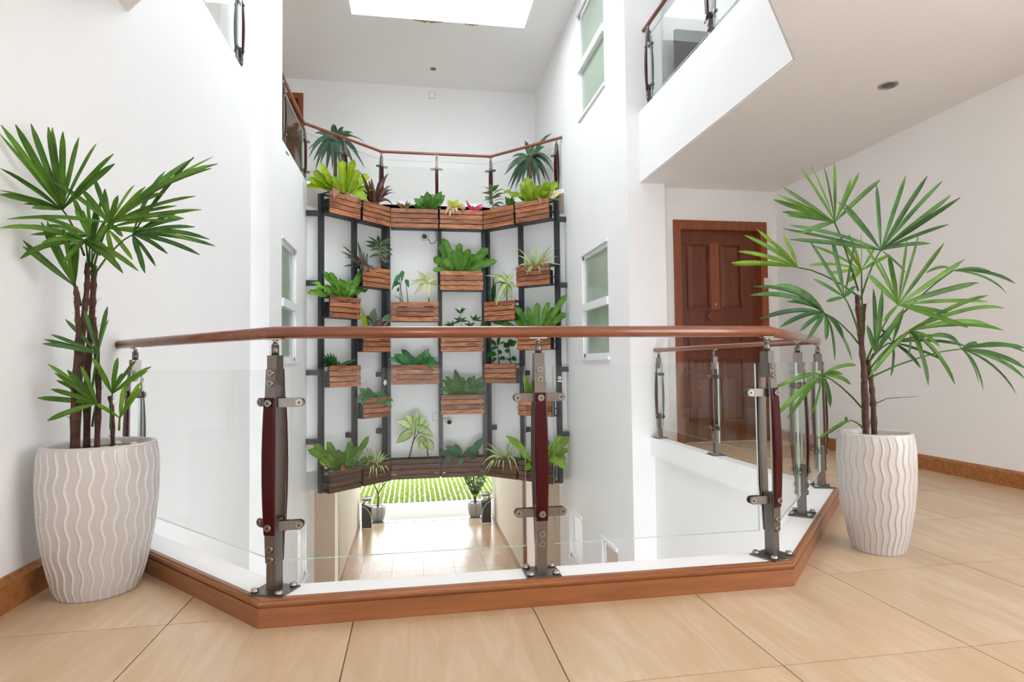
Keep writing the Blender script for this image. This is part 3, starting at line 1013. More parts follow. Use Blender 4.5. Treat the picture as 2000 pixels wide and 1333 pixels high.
PLANTS = [
 {'name': 'birds_nest_fern','label': "lime-green bird's nest fern with drooping dry leaves in top-left corner planter",'cat': 'fern','mat': 'lime','base': (-0.908,8.296,3.188),'leaves': [((-0.984,8.219,3.15),(-1.191,7.91,3.454),0.1065,0.074),((-0.914,8.29,3.172),(-0.929,8.245,3.613),0.1222,0.132),((-0.879,8.325,3.184),(-0.784,8.346,3.665),0.1108,0.085),((-0.864,8.34,3.188),(-0.719,8.383,3.527),0.1011,0.143),((-0.836,8.368,3.197),(-0.614,8.657,3.553),0.1187,0.077),((-0.811,8.393,3.205),(-0.505,8.723,3.355),0.1166,0.137),((-0.946,8.258,3.162),(-1.044,8.053,3.318),0.1129,0.12),((-0.905,8.299,3.175),(-0.887,8.232,3.45),0.1089,0.068),((-0.885,8.319,3.182),(-0.823,8.463,3.491),0.1111,0.087),((-1.004,8.2,3.144),(-1.326,7.889,3.116),0.1212,0.136),((-1.004,8.2,3.144),(-1.315,7.861,3.214),0.1126,0.099),((-0.993,8.21,3.147),(-1.23,7.92,3.262),0.1191,0.064),((-0.999,8.204,3.145),(-1.263,7.965,3.355),0.1031,0.108),((-0.842,8.362,3.195),(-0.62,8.338,3.111),0.1246,0.328),((-0.968,8.236,3.155),(-1.133,7.993,3.336),0.1137,0.085),((-1.004,8.2,3.144),(-1.166,8.033,3.191),0.1087,0.069),((-0.993,8.211,3.147),(-1.123,8.131,3.329),0.1006,0.081),((-0.84,8.363,3.196),(-0.724,8.331,3.368),0.0934,0.067)],'stems': [],'extra': [((-0.98,8.224,3.193),(-1.0,7.963,3.009),0.1039,0.25,'dry','oval'),((-0.884,8.32,3.189),(-0.831,8.132,3.027),0.0668,0.25,'dry','oval')],'shape': 'strap','fold': 0.25,'ruffle': 0.12,'pot': True},
 {'name': 'cordyline','label': 'dark burgundy cordyline with thin arching leaves beside the lime fern','cat': 'plant','mat': 'burgundy_leaf','base': (-0.531,8.673,3.177),'leaves': [((-0.497,8.706,3.172),(-0.34,8.97,3.687),0.0612,0.217),((-0.541,8.663,3.159),(-0.572,8.655,3.51),0.0619,0.206),((-0.564,8.639,3.152),(-0.712,8.471,3.534),0.0512,0.214),((-0.549,8.654,3.156),(-0.6,8.556,3.456),0.0493,0.184),((-0.497,8.706,3.172),(-0.208,9.057,3.416),0.0548,0.206),((-0.497,8.706,3.172),(-0.276,9.038,3.463),0.0557,0.199),((-0.497,8.706,3.172),(-0.304,8.786,3.448),0.0517,0.241),((-0.497,8.706,3.172),(-0.319,8.767,3.224),0.0568,0.202),((-0.497,8.706,3.172),(-0.273,8.697,3.147),0.0574,0.5),((-0.564,8.639,3.152),(-0.775,8.541,3.358),0.0566,0.202),((-0.564,8.639,3.152),(-0.661,8.425,3.356),0.0557,0.202),((-0.556,8.647,3.154),(-0.636,8.642,3.209),0.0569,0.183),((-0.499,8.705,3.172),(-0.397,8.738,3.453),0.0524,0.201),((-0.512,8.691,3.168),(-0.45,8.66,3.487),0.0499,0.264),((-0.564,8.639,3.152),(-0.645,8.511,3.366),0.0563,0.239),((-0.527,8.677,3.163),(-0.519,8.662,3.29),0.0447,0.199),((-0.497,8.706,3.172),(-0.389,8.744,3.312),0.0494,0.199),((-0.533,8.67,3.161),(-0.532,8.607,3.362),0.049,0.225)],'stems': [],'extra': [],'shape': 'lance','fold': 0.25,'ruffle': 0,'pot': True},
 {'name': 'peace_lily','label': 'broad dark-green leafy clump in top planter left of the centre post','cat': 'plant','mat': 'green','base': (0.251,8.88,3.159),'leaves': [((0.243,8.88,3.144),(0.221,8.838,3.399),0.1363,0.057),((0.22,8.88,3.143),(0.132,8.896,3.351),0.1413,0.064),((0.196,8.88,3.142),(0.034,8.939,3.314),0.1384,0.082),((0.271,8.88,3.144),(0.334,8.859,3.325),0.1277,0.112),((0.298,8.88,3.145),(0.438,8.817,3.401),0.1356,0.063),((0.309,8.88,3.146),(0.489,8.922,3.379),0.1273,0.06),((0.194,8.88,3.142),(0.026,8.953,3.217),0.1194,0.095),((0.251,8.88,3.144),(0.252,8.886,3.384),0.1419,0.122),((0.228,8.88,3.143),(0.16,8.804,3.258),0.1387,0.05),((0.286,8.88,3.145),(0.393,8.834,3.297),0.1415,0.044),((0.216,8.88,3.143),(0.163,8.826,3.271),0.1118,0.047),((0.238,8.88,3.143),(0.221,8.92,3.289),0.1106,0.061),((0.222,8.88,3.143),(0.179,8.792,3.217),0.121,0.12),((0.232,8.88,3.143),(0.208,8.949,3.334),0.1215,0.124)],'stems': [],'extra': [((0.341,8.88,3.17),(0.41,8.88,3.287),0.0943,0.1,'yellowgreen','oval')],'shape': 'oval','fold': 0.25,'ruffle': 0,'pot': True},
 {'name': 'bromeliad','label': 'small red and green bromeliad at left end of a top planter','cat': 'plant','mat': 'redgreen','base': (-0.109,8.88,3.148),'leaves': [((-0.131,8.88,3.132),(-0.233,8.81,3.224),0.0432,0.193),((-0.098,8.88,3.133),(-0.064,8.911,3.272),0.0405,0.237),((-0.094,8.88,3.133),(-0.048,8.681,3.053),0.0368,0.425),((-0.086,8.88,3.133),(0.026,8.811,3.187),0.038,0.231),((-0.131,8.88,3.132),(-0.242,8.88,3.205),0.0428,0.197),((-0.12,8.88,3.132),(-0.152,8.829,3.209),0.0388,0.238),((-0.086,8.88,3.133),(-0.019,8.799,3.213),0.0473,0.209)],'stems': [],'extra': [],'shape': 'lance','fold': 0.25,'ruffle': 0,'pot': True},
 {'name': 'caladium','label': 'withered cream and lime caladium drooping over the top planter','cat': 'plant','mat': 'cream','base': (0.615,8.88,3.171),'leaves': [((0.584,8.88,3.154),(0.482,8.689,3.026),0.0712,0.394),((0.599,8.88,3.155),(0.542,8.702,2.994),0.0721,0.345),((0.613,8.88,3.155),(0.594,8.696,3.031),0.0791,0.341),((0.655,8.88,3.156),(0.759,8.696,3.082),0.0732,0.366),((0.661,8.88,3.156),(0.781,8.682,3.102),0.0641,0.381),((0.607,8.88,3.155),(0.589,8.941,3.256),0.0617,0.118),((0.628,8.88,3.155),(0.655,8.707,3.066),0.0674,0.326)],'stems': [],'extra': [((0.584,8.88,3.185),(0.524,8.88,3.291),0.0709,0.1,'yellowgreen','oval'),((0.63,8.88,3.186),(0.677,8.88,3.304),0.0709,0.1,'yellowgreen','oval'),((0.645,8.88,3.179),(0.784,8.88,3.23),0.0709,0.1,'yellowgreen','oval'),((0.615,8.88,3.186),(0.593,8.88,3.278),0.0709,0.1,'yellowgreen','oval')],'shape': 'lance','fold': 0.25,'ruffle': 0,'pot': True},
 {'name': 'bromeliad','label': 'hot-pink bromeliad with two long curling leaves in top planter','cat': 'plant','mat': 'pink','base': (0.891,8.88,3.148),'leaves': [((0.868,8.88,3.132),(0.793,8.893,3.304),0.0391,0.188),((0.914,8.88,3.133),(1.105,8.851,3.202),0.0422,0.129),((0.914,8.88,3.133),(1.079,8.959,3.261),0.0406,0.209),((0.914,8.88,3.133),(1.062,8.948,3.187),0.0441,0.135),((0.902,8.88,3.133),(0.916,8.685,3.068),0.0359,0.441),((0.895,8.88,3.133),(0.913,8.936,3.233),0.0409,0.199),((0.872,8.88,3.132),(0.813,8.874,3.144),0.0359,0.153),((0.883,8.88,3.132),(0.861,8.882,3.233),0.0392,0.161)],'stems': [],'extra': [],'shape': 'lance','fold': 0.25,'ruffle': 0,'pot': True},
 {'name': 'dracaena','label': 'variegated dracaena with tiered narrow leaves in top planter','cat': 'plant','mat': 'variegated_dark','base': (1.194,8.769,3.152),'leaves': [((1.183,8.781,3.402),(1.048,9.005,3.549),0.0534,0.151),((1.183,8.781,3.356),(1.046,8.99,3.442),0.0526,0.135),((1.189,8.775,3.277),(1.052,8.791,3.277),0.0542,0.141),((1.188,8.775,3.215),(1.117,8.952,3.221),0.0559,0.131),((1.197,8.767,3.414),(1.287,8.742,3.51),0.0601,0.168),((1.196,8.767,3.368),(1.343,8.61,3.405),0.0561,0.143),((1.203,8.761,3.32),(1.353,8.629,3.349),0.0476,0.183),((1.202,8.761,3.258),(1.335,8.518,3.227),0.0486,0.104),((1.202,8.762,3.212),(1.345,8.588,3.178),0.0552,0.156),((1.176,8.787,3.419),(1.162,8.847,3.553),0.0546,0.102),((1.19,8.774,3.416),(1.223,8.673,3.48),0.0577,0.118),((1.183,8.781,3.371),(1.098,8.968,3.484),0.0478,0.124),((1.189,8.775,3.308),(1.321,8.727,3.33),0.0561,0.155),((1.188,8.775,3.246),(1.095,8.894,3.259),0.0492,0.113),((1.195,8.769,3.198),(1.292,8.645,3.146),0.0485,0.164)],'stems': [((1.194,8.769,3.137),(1.183,8.78,3.417),0.008)],'extra': [],'shape': 'lance','fold': 0.25,'ruffle': 0,'pot': True},
 {'name': 'shrub','label': 'tiny bright-green leafy plant between the dracaena and a lime fern','cat': 'plant','mat': 'green','base': (1.421,8.543,3.161),'leaves': [((1.403,8.561,3.15),(1.345,8.58,3.29),0.0457,0.139),((1.426,8.538,3.145),(1.438,8.498,3.278),0.0488,0.087),((1.434,8.53,3.143),(1.468,8.459,3.223),0.048,0.14),((1.439,8.525,3.142),(1.493,8.473,3.19),0.0501,0.096),((1.414,8.549,3.147),(1.38,8.471,3.245),0.0599,0.085),((1.404,8.559,3.15),(1.349,8.561,3.224),0.0571,0.068),((1.43,8.533,3.144),(1.463,8.521,3.194),0.0459,0.081),((1.411,8.553,3.148),(1.395,8.662,3.222),0.0534,0.14)],'stems': [],'extra': [],'shape': 'oval','fold': 0.25,'ruffle': 0,'pot': True},
 {'name': 'birds_nest_fern','label': "lime-green bird's nest fern in top-right corner planter by the wall",'cat': 'fern','mat': 'lime','base': (1.713,8.251,3.159),'leaves': [((1.689,8.274,3.15),(1.618,8.318,3.5),0.1335,0.134),((1.67,8.294,3.154),(1.545,8.431,3.435),0.1357,0.113),((1.672,8.291,3.154),(1.55,8.402,3.359),0.1368,0.133),((1.722,8.242,3.142),(1.739,8.154,3.344),0.119,0.069),((1.758,8.205,3.133),(1.874,7.971,3.33),0.1192,0.103),((1.784,8.179,3.127),(2.016,8.045,3.365),0.1142,0.064),((1.77,8.193,3.13),(1.957,8.08,3.258),0.1326,0.064),((1.621,8.343,3.166),(1.331,8.586,3.359),0.1288,0.072),((1.65,8.313,3.159),(1.46,8.499,3.271),0.1387,0.134),((1.738,8.225,3.138),(1.798,8.056,3.288),0.1159,0.085),((1.702,8.262,3.147),(1.687,8.365,3.435),0.1416,0.061),((1.695,8.268,3.148),(1.685,8.362,3.319),0.1192,0.133),((1.775,8.188,3.129),(1.861,8.055,3.255),0.1009,0.104),((1.644,8.319,3.16),(1.53,8.358,3.297),0.1174,0.131),((1.779,8.184,3.128),(1.851,7.962,3.208),0.1236,0.144),((1.787,8.177,3.126),(1.889,8.028,3.299),0.1154,0.136)],'stems': [],'extra': [((1.756,8.208,3.192),(1.748,7.975,3.02),0.0973,0.25,'dry','oval'),((1.912,8.052,3.133),(2.047,7.916,3.214),0.0823,0.1,'cream','lance')],'shape': 'strap','fold': 0.25,'ruffle': 0.15,'pot': True},
 {'name': 'birds_nest_fern','label': "frilly green bird's nest fern in second planter of the leftmost column",'cat': 'fern','mat': 'green_light','base': (-0.909,8.294,1.765),'leaves': [((-0.971,8.233,1.744),(-1.151,8.075,2.082),0.0793,0.106),((-0.95,8.254,1.747),(-1.061,8.079,2.063),0.08,0.142),((-0.923,8.281,1.75),(-0.969,8.291,2.007),0.0753,0.149),((-0.909,8.294,1.751),(-0.899,8.2,1.981),0.0782,0.144),((-0.887,8.317,1.754),(-0.825,8.466,2.019),0.0849,0.07),((-0.855,8.349,1.758),(-0.683,8.503,2.148),0.0964,0.075),((-0.852,8.352,1.758),(-0.678,8.603,2.055),0.076,0.147),((-0.842,8.362,1.759),(-0.631,8.583,1.901),0.0887,0.142),((-0.852,8.352,1.758),(-0.678,8.603,1.982),0.0775,0.125),((-0.968,8.236,1.745),(-1.144,8.118,1.892),0.0775,0.079),((-1.006,8.198,1.74),(-1.273,7.881,1.893),0.081,0.148),((-1.013,8.19,1.739),(-1.302,7.863,1.773),0.0964,0.075),((-0.944,8.26,1.747),(-1.057,8.251,1.973),0.0955,0.122),((-0.897,8.306,1.753),(-0.85,8.24,1.953),0.0944,0.123),((-0.935,8.269,1.748),(-1.019,8.262,1.926),0.0757,0.078),((-0.873,8.331,1.756),(-0.76,8.432,1.923),0.086,0.109),((-0.92,8.283,1.75),(-0.946,8.349,1.896),0.0686,0.092),((-0.942,8.262,1.748),(-0.998,8.283,1.895),0.0849,0.121),((-0.891,8.313,1.754),(-0.856,8.285,1.884),0.0859,0.079),((-0.962,8.242,1.745),(-1.047,8.223,1.976),0.0805,0.144),((-0.967,8.236,1.745),(-1.046,8.107,1.883),0.0677,0.094)],'stems': [],'extra': [],'shape': 'strap','fold': 0.25,'ruffle': 0.3,'pot': True},
 {'name': 'oyster_plant','label': 'purple and green trailing plant behind the second dark post','cat': 'plant','mat': 'purplegreen','base': (-0.659,8.545,2.212),'leaves': [((-0.691,8.513,2.192),(-0.929,8.234,2.448),0.0505,0.152),((-0.691,8.513,2.192),(-0.951,8.315,2.38),0.0545,0.178),((-0.691,8.513,2.192),(-0.891,8.257,2.294),0.0521,0.221),((-0.691,8.513,2.192),(-0.932,8.38,2.188),0.0516,0.156),((-0.681,8.522,2.194),(-0.749,8.472,2.563),0.0526,0.205),((-0.691,8.513,2.192),(-0.793,8.389,2.365),0.0555,0.152),((-0.672,8.532,2.195),(-0.692,8.275,2.112),0.0482,0.429),((-0.657,8.546,2.198),(-0.634,8.308,2.083),0.0466,0.421),((-0.643,8.561,2.2),(-0.577,8.369,2.114),0.0577,0.474),((-0.626,8.577,2.203),(-0.506,8.452,2.135),0.0518,0.439),((-0.662,8.542,2.197),(-0.677,8.608,2.44),0.047,0.182),((-0.649,8.555,2.199),(-0.625,8.665,2.43),0.0526,0.229),((-0.67,8.533,2.196),(-0.707,8.541,2.376),0.0526,0.145),((-0.681,8.522,2.194),(-0.755,8.533,2.295),0.0453,0.225),((-0.691,8.513,2.192),(-0.777,8.35,2.365),0.0505,0.165),((-0.679,8.525,2.194),(-0.711,8.539,2.405),0.0398,0.153),((-0.691,8.513,2.192),(-0.817,8.46,2.372),0.05,0.146)],'stems': [],'extra': [],'shape': 'lance','fold': 0.25,'ruffle': 0,'pot': True},
 {'name': 'cordyline','label': 'dark green cordyline with pale leaf edges above the trailing purple plant','cat': 'plant','mat': 'cordy','base': (-0.445,8.758,2.235),'leaves': [((-0.458,8.745,2.544),(-0.617,8.564,2.643),0.0663,0.148),((-0.458,8.745,2.529),(-0.658,8.639,2.592),0.0704,0.186),((-0.458,8.745,2.499),(-0.652,8.655,2.537),0.0814,0.128),((-0.465,8.739,2.557),(-0.49,8.808,2.713),0.0836,0.2),((-0.451,8.752,2.545),(-0.296,8.783,2.682),0.0647,0.136),((-0.451,8.752,2.531),(-0.318,8.883,2.634),0.0733,0.118),((-0.451,8.752,2.501),(-0.284,8.947,2.534),0.0783,0.167),((-0.445,8.759,2.473),(-0.283,8.916,2.444),0.0759,0.172),((-0.445,8.759,2.458),(-0.343,8.749,2.391),0.0736,0.122),((-0.451,8.752,2.501),(-0.35,8.751,2.503),0.0803,0.139),((-0.452,8.752,2.412),(-0.603,8.555,2.345),0.0703,0.163),((-0.445,8.759,2.383),(-0.323,8.782,2.322),0.0778,0.116),((-0.445,8.759,2.354),(-0.366,8.941,2.25),0.0679,0.179),((-0.458,8.745,2.499),(-0.593,8.615,2.457),0.0734,0.137),((-0.452,8.752,2.441),(-0.388,8.775,2.358),0.0802,0.157)],'stems': [((-0.439,8.765,2.221),(-0.458,8.745,2.559),0.008)],'extra': [],'shape': 'lance','fold': 0.25,'ruffle': 0,'pot': True},
 {'name': 'philodendron','label': 'sparse philodendron with three heart-shaped leaves on bare stems','cat': 'plant','mat': 'green_blue','base': (-0.145,8.88,1.768),'leaves': [((-0.18,8.88,2.175),(-0.299,8.882,1.933),0.0701,0.066),((-0.143,8.88,2.221),(-0.15,8.819,2.054),0.075,0.069),((-0.095,8.88,2.093),(-0.055,8.883,1.973),0.077,0.061),((-0.262,8.88,2.016),(-0.179,8.823,2.024),0.0848,0.072),((-0.188,8.88,1.941),(-0.226,8.914,1.93),0.0847,0.051)],'stems': [((-0.175,8.88,1.746),(-0.18,8.88,2.1),0.006),((-0.138,8.88,1.746),(-0.173,8.88,1.987),0.006),((-0.173,8.88,1.987),(-0.187,8.88,2.168),0.004),((-0.064,8.88,1.746),(-0.095,8.88,2.093),0.006),((-0.166,8.88,1.987),(-0.143,8.88,2.213),0.004),((-0.248,8.88,1.85),(-0.152,8.88,1.776),0.005)],'extra': [],'shape': 'heart','fold': 0.25,'ruffle': 0,'pot': True},
 {'name': 'dieffenbachia','label': 'pale yellow-white dieffenbachia in planter left of the centre post','cat': 'plant','mat': 'pale','base': (0.242,8.88,1.763),'leaves': [((0.221,8.88,2.059),(0.065,8.847,2.223),0.0713,0.088),((0.221,8.88,2.059),(0.229,8.841,2.213),0.0715,0.079),((0.221,8.88,2.059),(0.364,8.873,2.113),0.071,0.093),((0.229,8.88,2.051),(0.361,8.903,2.056),0.0715,0.138),((0.229,8.88,2.051),(0.396,8.926,1.998),0.0718,0.135),((0.236,8.88,2.021),(0.233,8.82,1.809),0.067,0.15),((0.213,8.88,2.036),(0.137,8.796,1.911),0.0651,0.138),((0.206,8.88,2.043),(0.018,8.79,1.85),0.0785,0.11),((0.214,8.88,2.051),(-0.04,8.828,1.996),0.0701,0.147),((0.214,8.88,2.059),(-0.025,8.857,2.061),0.07,0.1),((0.214,8.88,2.059),(0.178,8.915,2.178),0.071,0.068),((0.221,8.88,2.059),(0.314,8.925,2.181),0.067,0.065)],'stems': [((0.242,8.88,1.748),(0.221,8.88,2.051),0.008)],'extra': [],'shape': 'lance','fold': 0.25,'ruffle': 0,'pot': True},
 {'name': 'birds_nest_fern','label': "large mid-green bird's nest fern in planter right of the centre post",'cat': 'fern','mat': 'green_mid','base': (0.699,8.88,2.225),'leaves': [((0.634,8.88,2.209),(0.448,8.96,2.736),0.112,0.126),((0.697,8.88,2.21),(0.701,8.957,2.664),0.1091,0.091),((0.735,8.88,2.21),(0.839,8.79,2.549),0.1098,0.128),((0.804,8.88,2.211),(1.125,8.874,2.578),0.1277,0.099),((0.838,8.88,2.212),(1.26,8.857,2.384),0.1011,0.095),((0.796,8.88,2.211),(1.082,8.795,2.347),0.1074,0.071),((0.6,8.88,2.208),(0.307,8.916,2.417),0.1221,0.14),((0.622,8.88,2.209),(0.399,8.904,2.624),0.1262,0.096),((0.674,8.88,2.209),(0.597,8.808,2.525),0.1272,0.139),((0.652,8.88,2.209),(0.518,8.932,2.485),0.1206,0.099),((0.813,8.88,2.211),(1.167,8.94,2.42),0.1164,0.116),((0.598,8.88,2.208),(0.296,8.839,2.228),0.1089,0.063),((0.714,8.88,2.21),(0.764,8.898,2.522),0.1194,0.081),((0.76,8.88,2.211),(0.946,8.872,2.474),0.1258,0.092),((0.6,8.88,2.208),(0.457,8.93,2.438),0.0904,0.138),((0.605,8.88,2.208),(0.464,8.838,2.396),0.1124,0.127),((0.776,8.88,2.211),(0.886,8.799,2.448),0.1025,0.145),((0.679,8.88,2.209),(0.656,8.954,2.455),0.1137,0.127),((0.692,8.88,2.21),(0.691,8.955,2.493),0.0878,0.132)],'stems': [],'extra': [],'shape': 'strap','fold': 0.25,'ruffle': 0.1,'pot': True},
 {'name': 'dieffenbachia','label': 'pale cream-green drooping dieffenbachia under the spider plant','cat': 'plant','mat': 'pale_green','base': (1.361,8.602,1.763),'leaves': [((1.364,8.6,2.018),(1.087,8.854,2.157),0.0833,0.182),((1.364,8.6,2.01),(1.142,8.908,1.987),0.0821,0.196),((1.363,8.6,1.995),(1.184,8.528,1.665),0.0854,0.421),((1.377,8.587,1.994),(1.41,8.458,1.755),0.0702,0.141),((1.377,8.587,2.016),(1.473,8.446,1.917),0.0771,0.15),((1.364,8.6,2.04),(1.288,8.657,2.184),0.0753,0.191),((1.37,8.593,2.04),(1.461,8.537,2.168),0.0709,0.13),((1.357,8.606,2.011),(1.277,8.737,1.982),0.0755,0.163),((1.37,8.594,1.995),(1.329,8.637,1.804),0.0822,0.135),((1.364,8.6,2.033),(1.195,8.689,2.089),0.0891,0.166)],'stems': [((1.361,8.603,1.74),(1.364,8.6,2.018),0.008)],'extra': [],'shape': 'lance','fold': 0.25,'ruffle': 0,'pot': True},
 {'name': 'snake_plant','label': 'small upright dark snake plant beside the pale dieffenbachia','cat': 'plant','mat': 'green_dark','base': (1.181,8.782,1.765),'leaves': [((1.183,8.781,1.75),(1.204,8.863,2.16),0.0413,0.009),((1.166,8.797,1.752),(1.119,8.816,1.96),0.0372,0.048),((1.19,8.774,1.749),(1.222,8.774,2.063),0.0436,0.035),((1.176,8.787,1.751),(1.15,8.7,1.976),0.0467,0.061)],'stems': [],'extra': [],'shape': 'lance','fold': 0.25,'ruffle': 0,'pot': True},
 {'name': 'spider_plant','label': 'cream-striped spider plant highest in the rightmost planter column','cat': 'plant','mat': 'striped','base': (1.714,8.249,2.214),'leaves': [((1.677,8.286,2.205),(1.475,8.55,2.531),0.0292,0.224),((1.677,8.286,2.205),(1.492,8.522,2.405),0.0319,0.245),((1.728,8.236,2.198),(1.781,8.229,2.54),0.0294,0.173),((1.751,8.213,2.195),(1.924,8.02,2.48),0.0352,0.206),((1.751,8.213,2.195),(1.971,8.034,2.441),0.0301,0.163),((1.751,8.213,2.195),(1.985,7.981,2.31),0.037,0.202),((1.69,8.274,2.204),(1.569,8.115,2.069),0.0325,0.487),((1.73,8.234,2.198),(1.728,7.977,2.057),0.031,0.472),((1.699,8.265,2.202),(1.608,8.09,2.094),0.0357,0.473),((1.677,8.286,2.205),(1.457,8.251,2.182),0.0303,0.494),((1.677,8.286,2.205),(1.392,8.302,2.145),0.0346,0.422),((1.751,8.213,2.195),(1.919,8.112,2.181),0.0337,0.166),((1.751,8.213,2.195),(2.055,7.978,2.175),0.0289,0.205),((1.717,8.246,2.199),(1.735,8.258,2.479),0.0286,0.184),((1.677,8.286,2.205),(1.575,8.445,2.326),0.0296,0.183),((1.699,8.265,2.202),(1.655,8.309,2.443),0.031,0.169),((1.745,8.219,2.195),(1.85,8.181,2.423),0.0353,0.214),((1.751,8.213,2.195),(1.885,8.181,2.293),0.0354,0.236),((1.682,8.282,2.205),(1.574,8.322,2.254),0.0372,0.175),((1.707,8.257,2.201),(1.703,8.358,2.513),0.0303,0.208),((1.74,8.223,2.196),(1.773,7.947,2.138),0.0341,0.483),((1.713,8.25,2.2),(1.721,8.287,2.309),0.0283,0.249),((1.701,8.263,2.202),(1.668,8.21,2.354),0.0262,0.219),((1.688,8.275,2.204),(1.647,8.292,2.351),0.0333,0.168),((1.751,8.213,2.195),(1.906,8.084,2.279),0.0293,0.163),((1.686,8.278,2.204),(1.631,8.25,2.314),0.0289,0.223)],'stems': [],'extra': [],'shape': 'blade','fold': 0.25,'ruffle': 0,'pot': True},
 {'name': 'calathea','label': 'round-leaved patterned calathea with maroon undersides above the handrail','cat': 'plant','mat': 'calathea','base': (-0.489,8.714,1.302),'leaves': [((-0.582,8.621,1.37),(-0.522,8.563,1.64),0.1313,0.005),((-0.434,8.769,1.379),(-0.311,8.98,1.603),0.1147,0.074)],'stems': [],'extra': [((-0.563,8.641,1.328),(-0.634,8.569,1.532),0.1123,0.1,'maroon','oval'),((-0.462,8.742,1.318),(-0.351,8.853,1.473),0.1123,0.1,'maroon','oval'),((-0.523,8.681,1.315),(-0.434,8.77,1.511),0.1048,0.1,'maroon','oval'),((-0.635,8.569,1.324),(-0.705,8.499,1.633),0.0524,0.1,'lime','lance'),((-0.635,8.569,1.324),(-0.66,8.543,1.58),0.0524,0.1,'lime','lance'),((-0.628,8.575,1.317),(-0.562,8.641,1.429),0.0599,0.1,'lime','oval'),((-0.648,8.556,1.316),(-0.718,8.486,1.546),0.0449,0.1,'lime','lance')],'shape': 'oval','fold': 0.25,'ruffle': 0,'pot': True},
 {'name': 'philodendron','label': 'finger-leaved dark philodendron rising just above the handrail','cat': 'plant','mat': 'green_dark','base': (0.744,8.88,1.307),'leaves': [((0.701,8.88,1.597),(0.605,8.796,1.665),0.0413,0.033),((0.701,8.88,1.597),(0.651,8.923,1.631),0.0445,0.021),((0.701,8.88,1.597),(0.778,8.799,1.666),0.044,0.048),((0.701,8.88,1.597),(0.745,8.854,1.687),0.0397,0.043),((0.7,8.88,1.475),(0.556,8.889,1.43),0.0401,0.022),((0.7,8.88,1.475),(0.601,8.871,1.52),0.0469,0.079),((0.7,8.88,1.475),(0.68,8.913,1.554),0.0462,0.05),((0.7,8.88,1.475),(0.782,8.852,1.534),0.0447,0.019),((0.7,8.88,1.475),(0.826,8.921,1.478),0.0374,0.066),((0.899,8.88,1.49),(0.953,8.878,1.582),0.0445,0.016),((0.899,8.88,1.49),(1.025,8.905,1.546),0.0451,0.013),((0.899,8.88,1.49),(0.848,8.907,1.569),0.0389,0.077),((0.899,8.88,1.49),(1.062,8.957,1.481),0.0358,0.047),((1.013,8.88,1.414),(1.121,8.875,1.482),0.0469,0.093),((1.013,8.88,1.414),(1.126,8.795,1.423),0.0373,0.047),((1.013,8.88,1.414),(1.082,8.927,1.509),0.0447,0.06),((0.586,8.88,1.399),(0.461,8.948,1.434),0.045,0.089),((0.586,8.88,1.399),(0.496,8.898,1.476),0.0387,0.076),((0.586,8.88,1.399),(0.588,8.913,1.493),0.0462,0.025),((0.844,8.88,1.399),(0.746,8.794,1.439),0.0396,0.033),((0.844,8.88,1.399),(0.812,8.856,1.489),0.0364,0.065),((0.844,8.88,1.399),(0.92,8.863,1.459),0.0387,0.019)],'stems': [((0.729,8.88,1.292),(0.701,8.88,1.597),0.004),((0.752,8.88,1.292),(0.899,8.88,1.49),0.004),((0.767,8.88,1.292),(1.013,8.88,1.414),0.004),((0.721,8.88,1.292),(0.586,8.88,1.399),0.004)],'extra': [],'shape': 'lance','fold': 0.25,'ruffle': 0,'pot': True},
 {'name': 'birds_nest_fern','label': "dark rippled bird's nest fern reaching to the right wall above handrail",'cat': 'fern','mat': 'green_mid','base': (1.704,8.26,1.272),'leaves': [((1.642,8.321,1.261),(1.442,8.418,1.666),0.0939,0.105),((1.681,8.283,1.258),(1.6,8.267,1.634),0.0829,0.15),((1.711,8.252,1.257),(1.736,8.209,1.694),0.0944,0.095),((1.745,8.219,1.255),(1.871,8.09,1.69),0.0804,0.111),((1.798,8.166,1.252),(2.081,7.908,1.77),0.0841,0.127),((1.796,8.167,1.252),(2.084,7.961,1.522),0.0901,0.107),((1.763,8.201,1.254),(1.949,8.055,1.615),0.095,0.115),((1.58,8.383,1.264),(1.178,8.841,1.465),0.0816,0.109),((1.621,8.343,1.262),(1.361,8.566,1.572),0.0936,0.111),((1.647,8.317,1.26),(1.477,8.506,1.441),0.0878,0.169),((1.766,8.198,1.254),(1.945,7.994,1.349),0.0843,0.139),((1.696,8.267,1.258),(1.678,8.3,1.477),0.0832,0.157),((1.662,8.301,1.259),(1.549,8.478,1.565),0.0913,0.16),((1.68,8.284,1.259),(1.662,8.404,1.461),0.0654,0.109)],'stems': [],'extra': [((1.795,8.169,1.281),(1.94,8.024,1.527),0.0795,0.1,'rust','strap')],'shape': 'strap','fold': 0.25,'ruffle': 0.2,'pot': True},
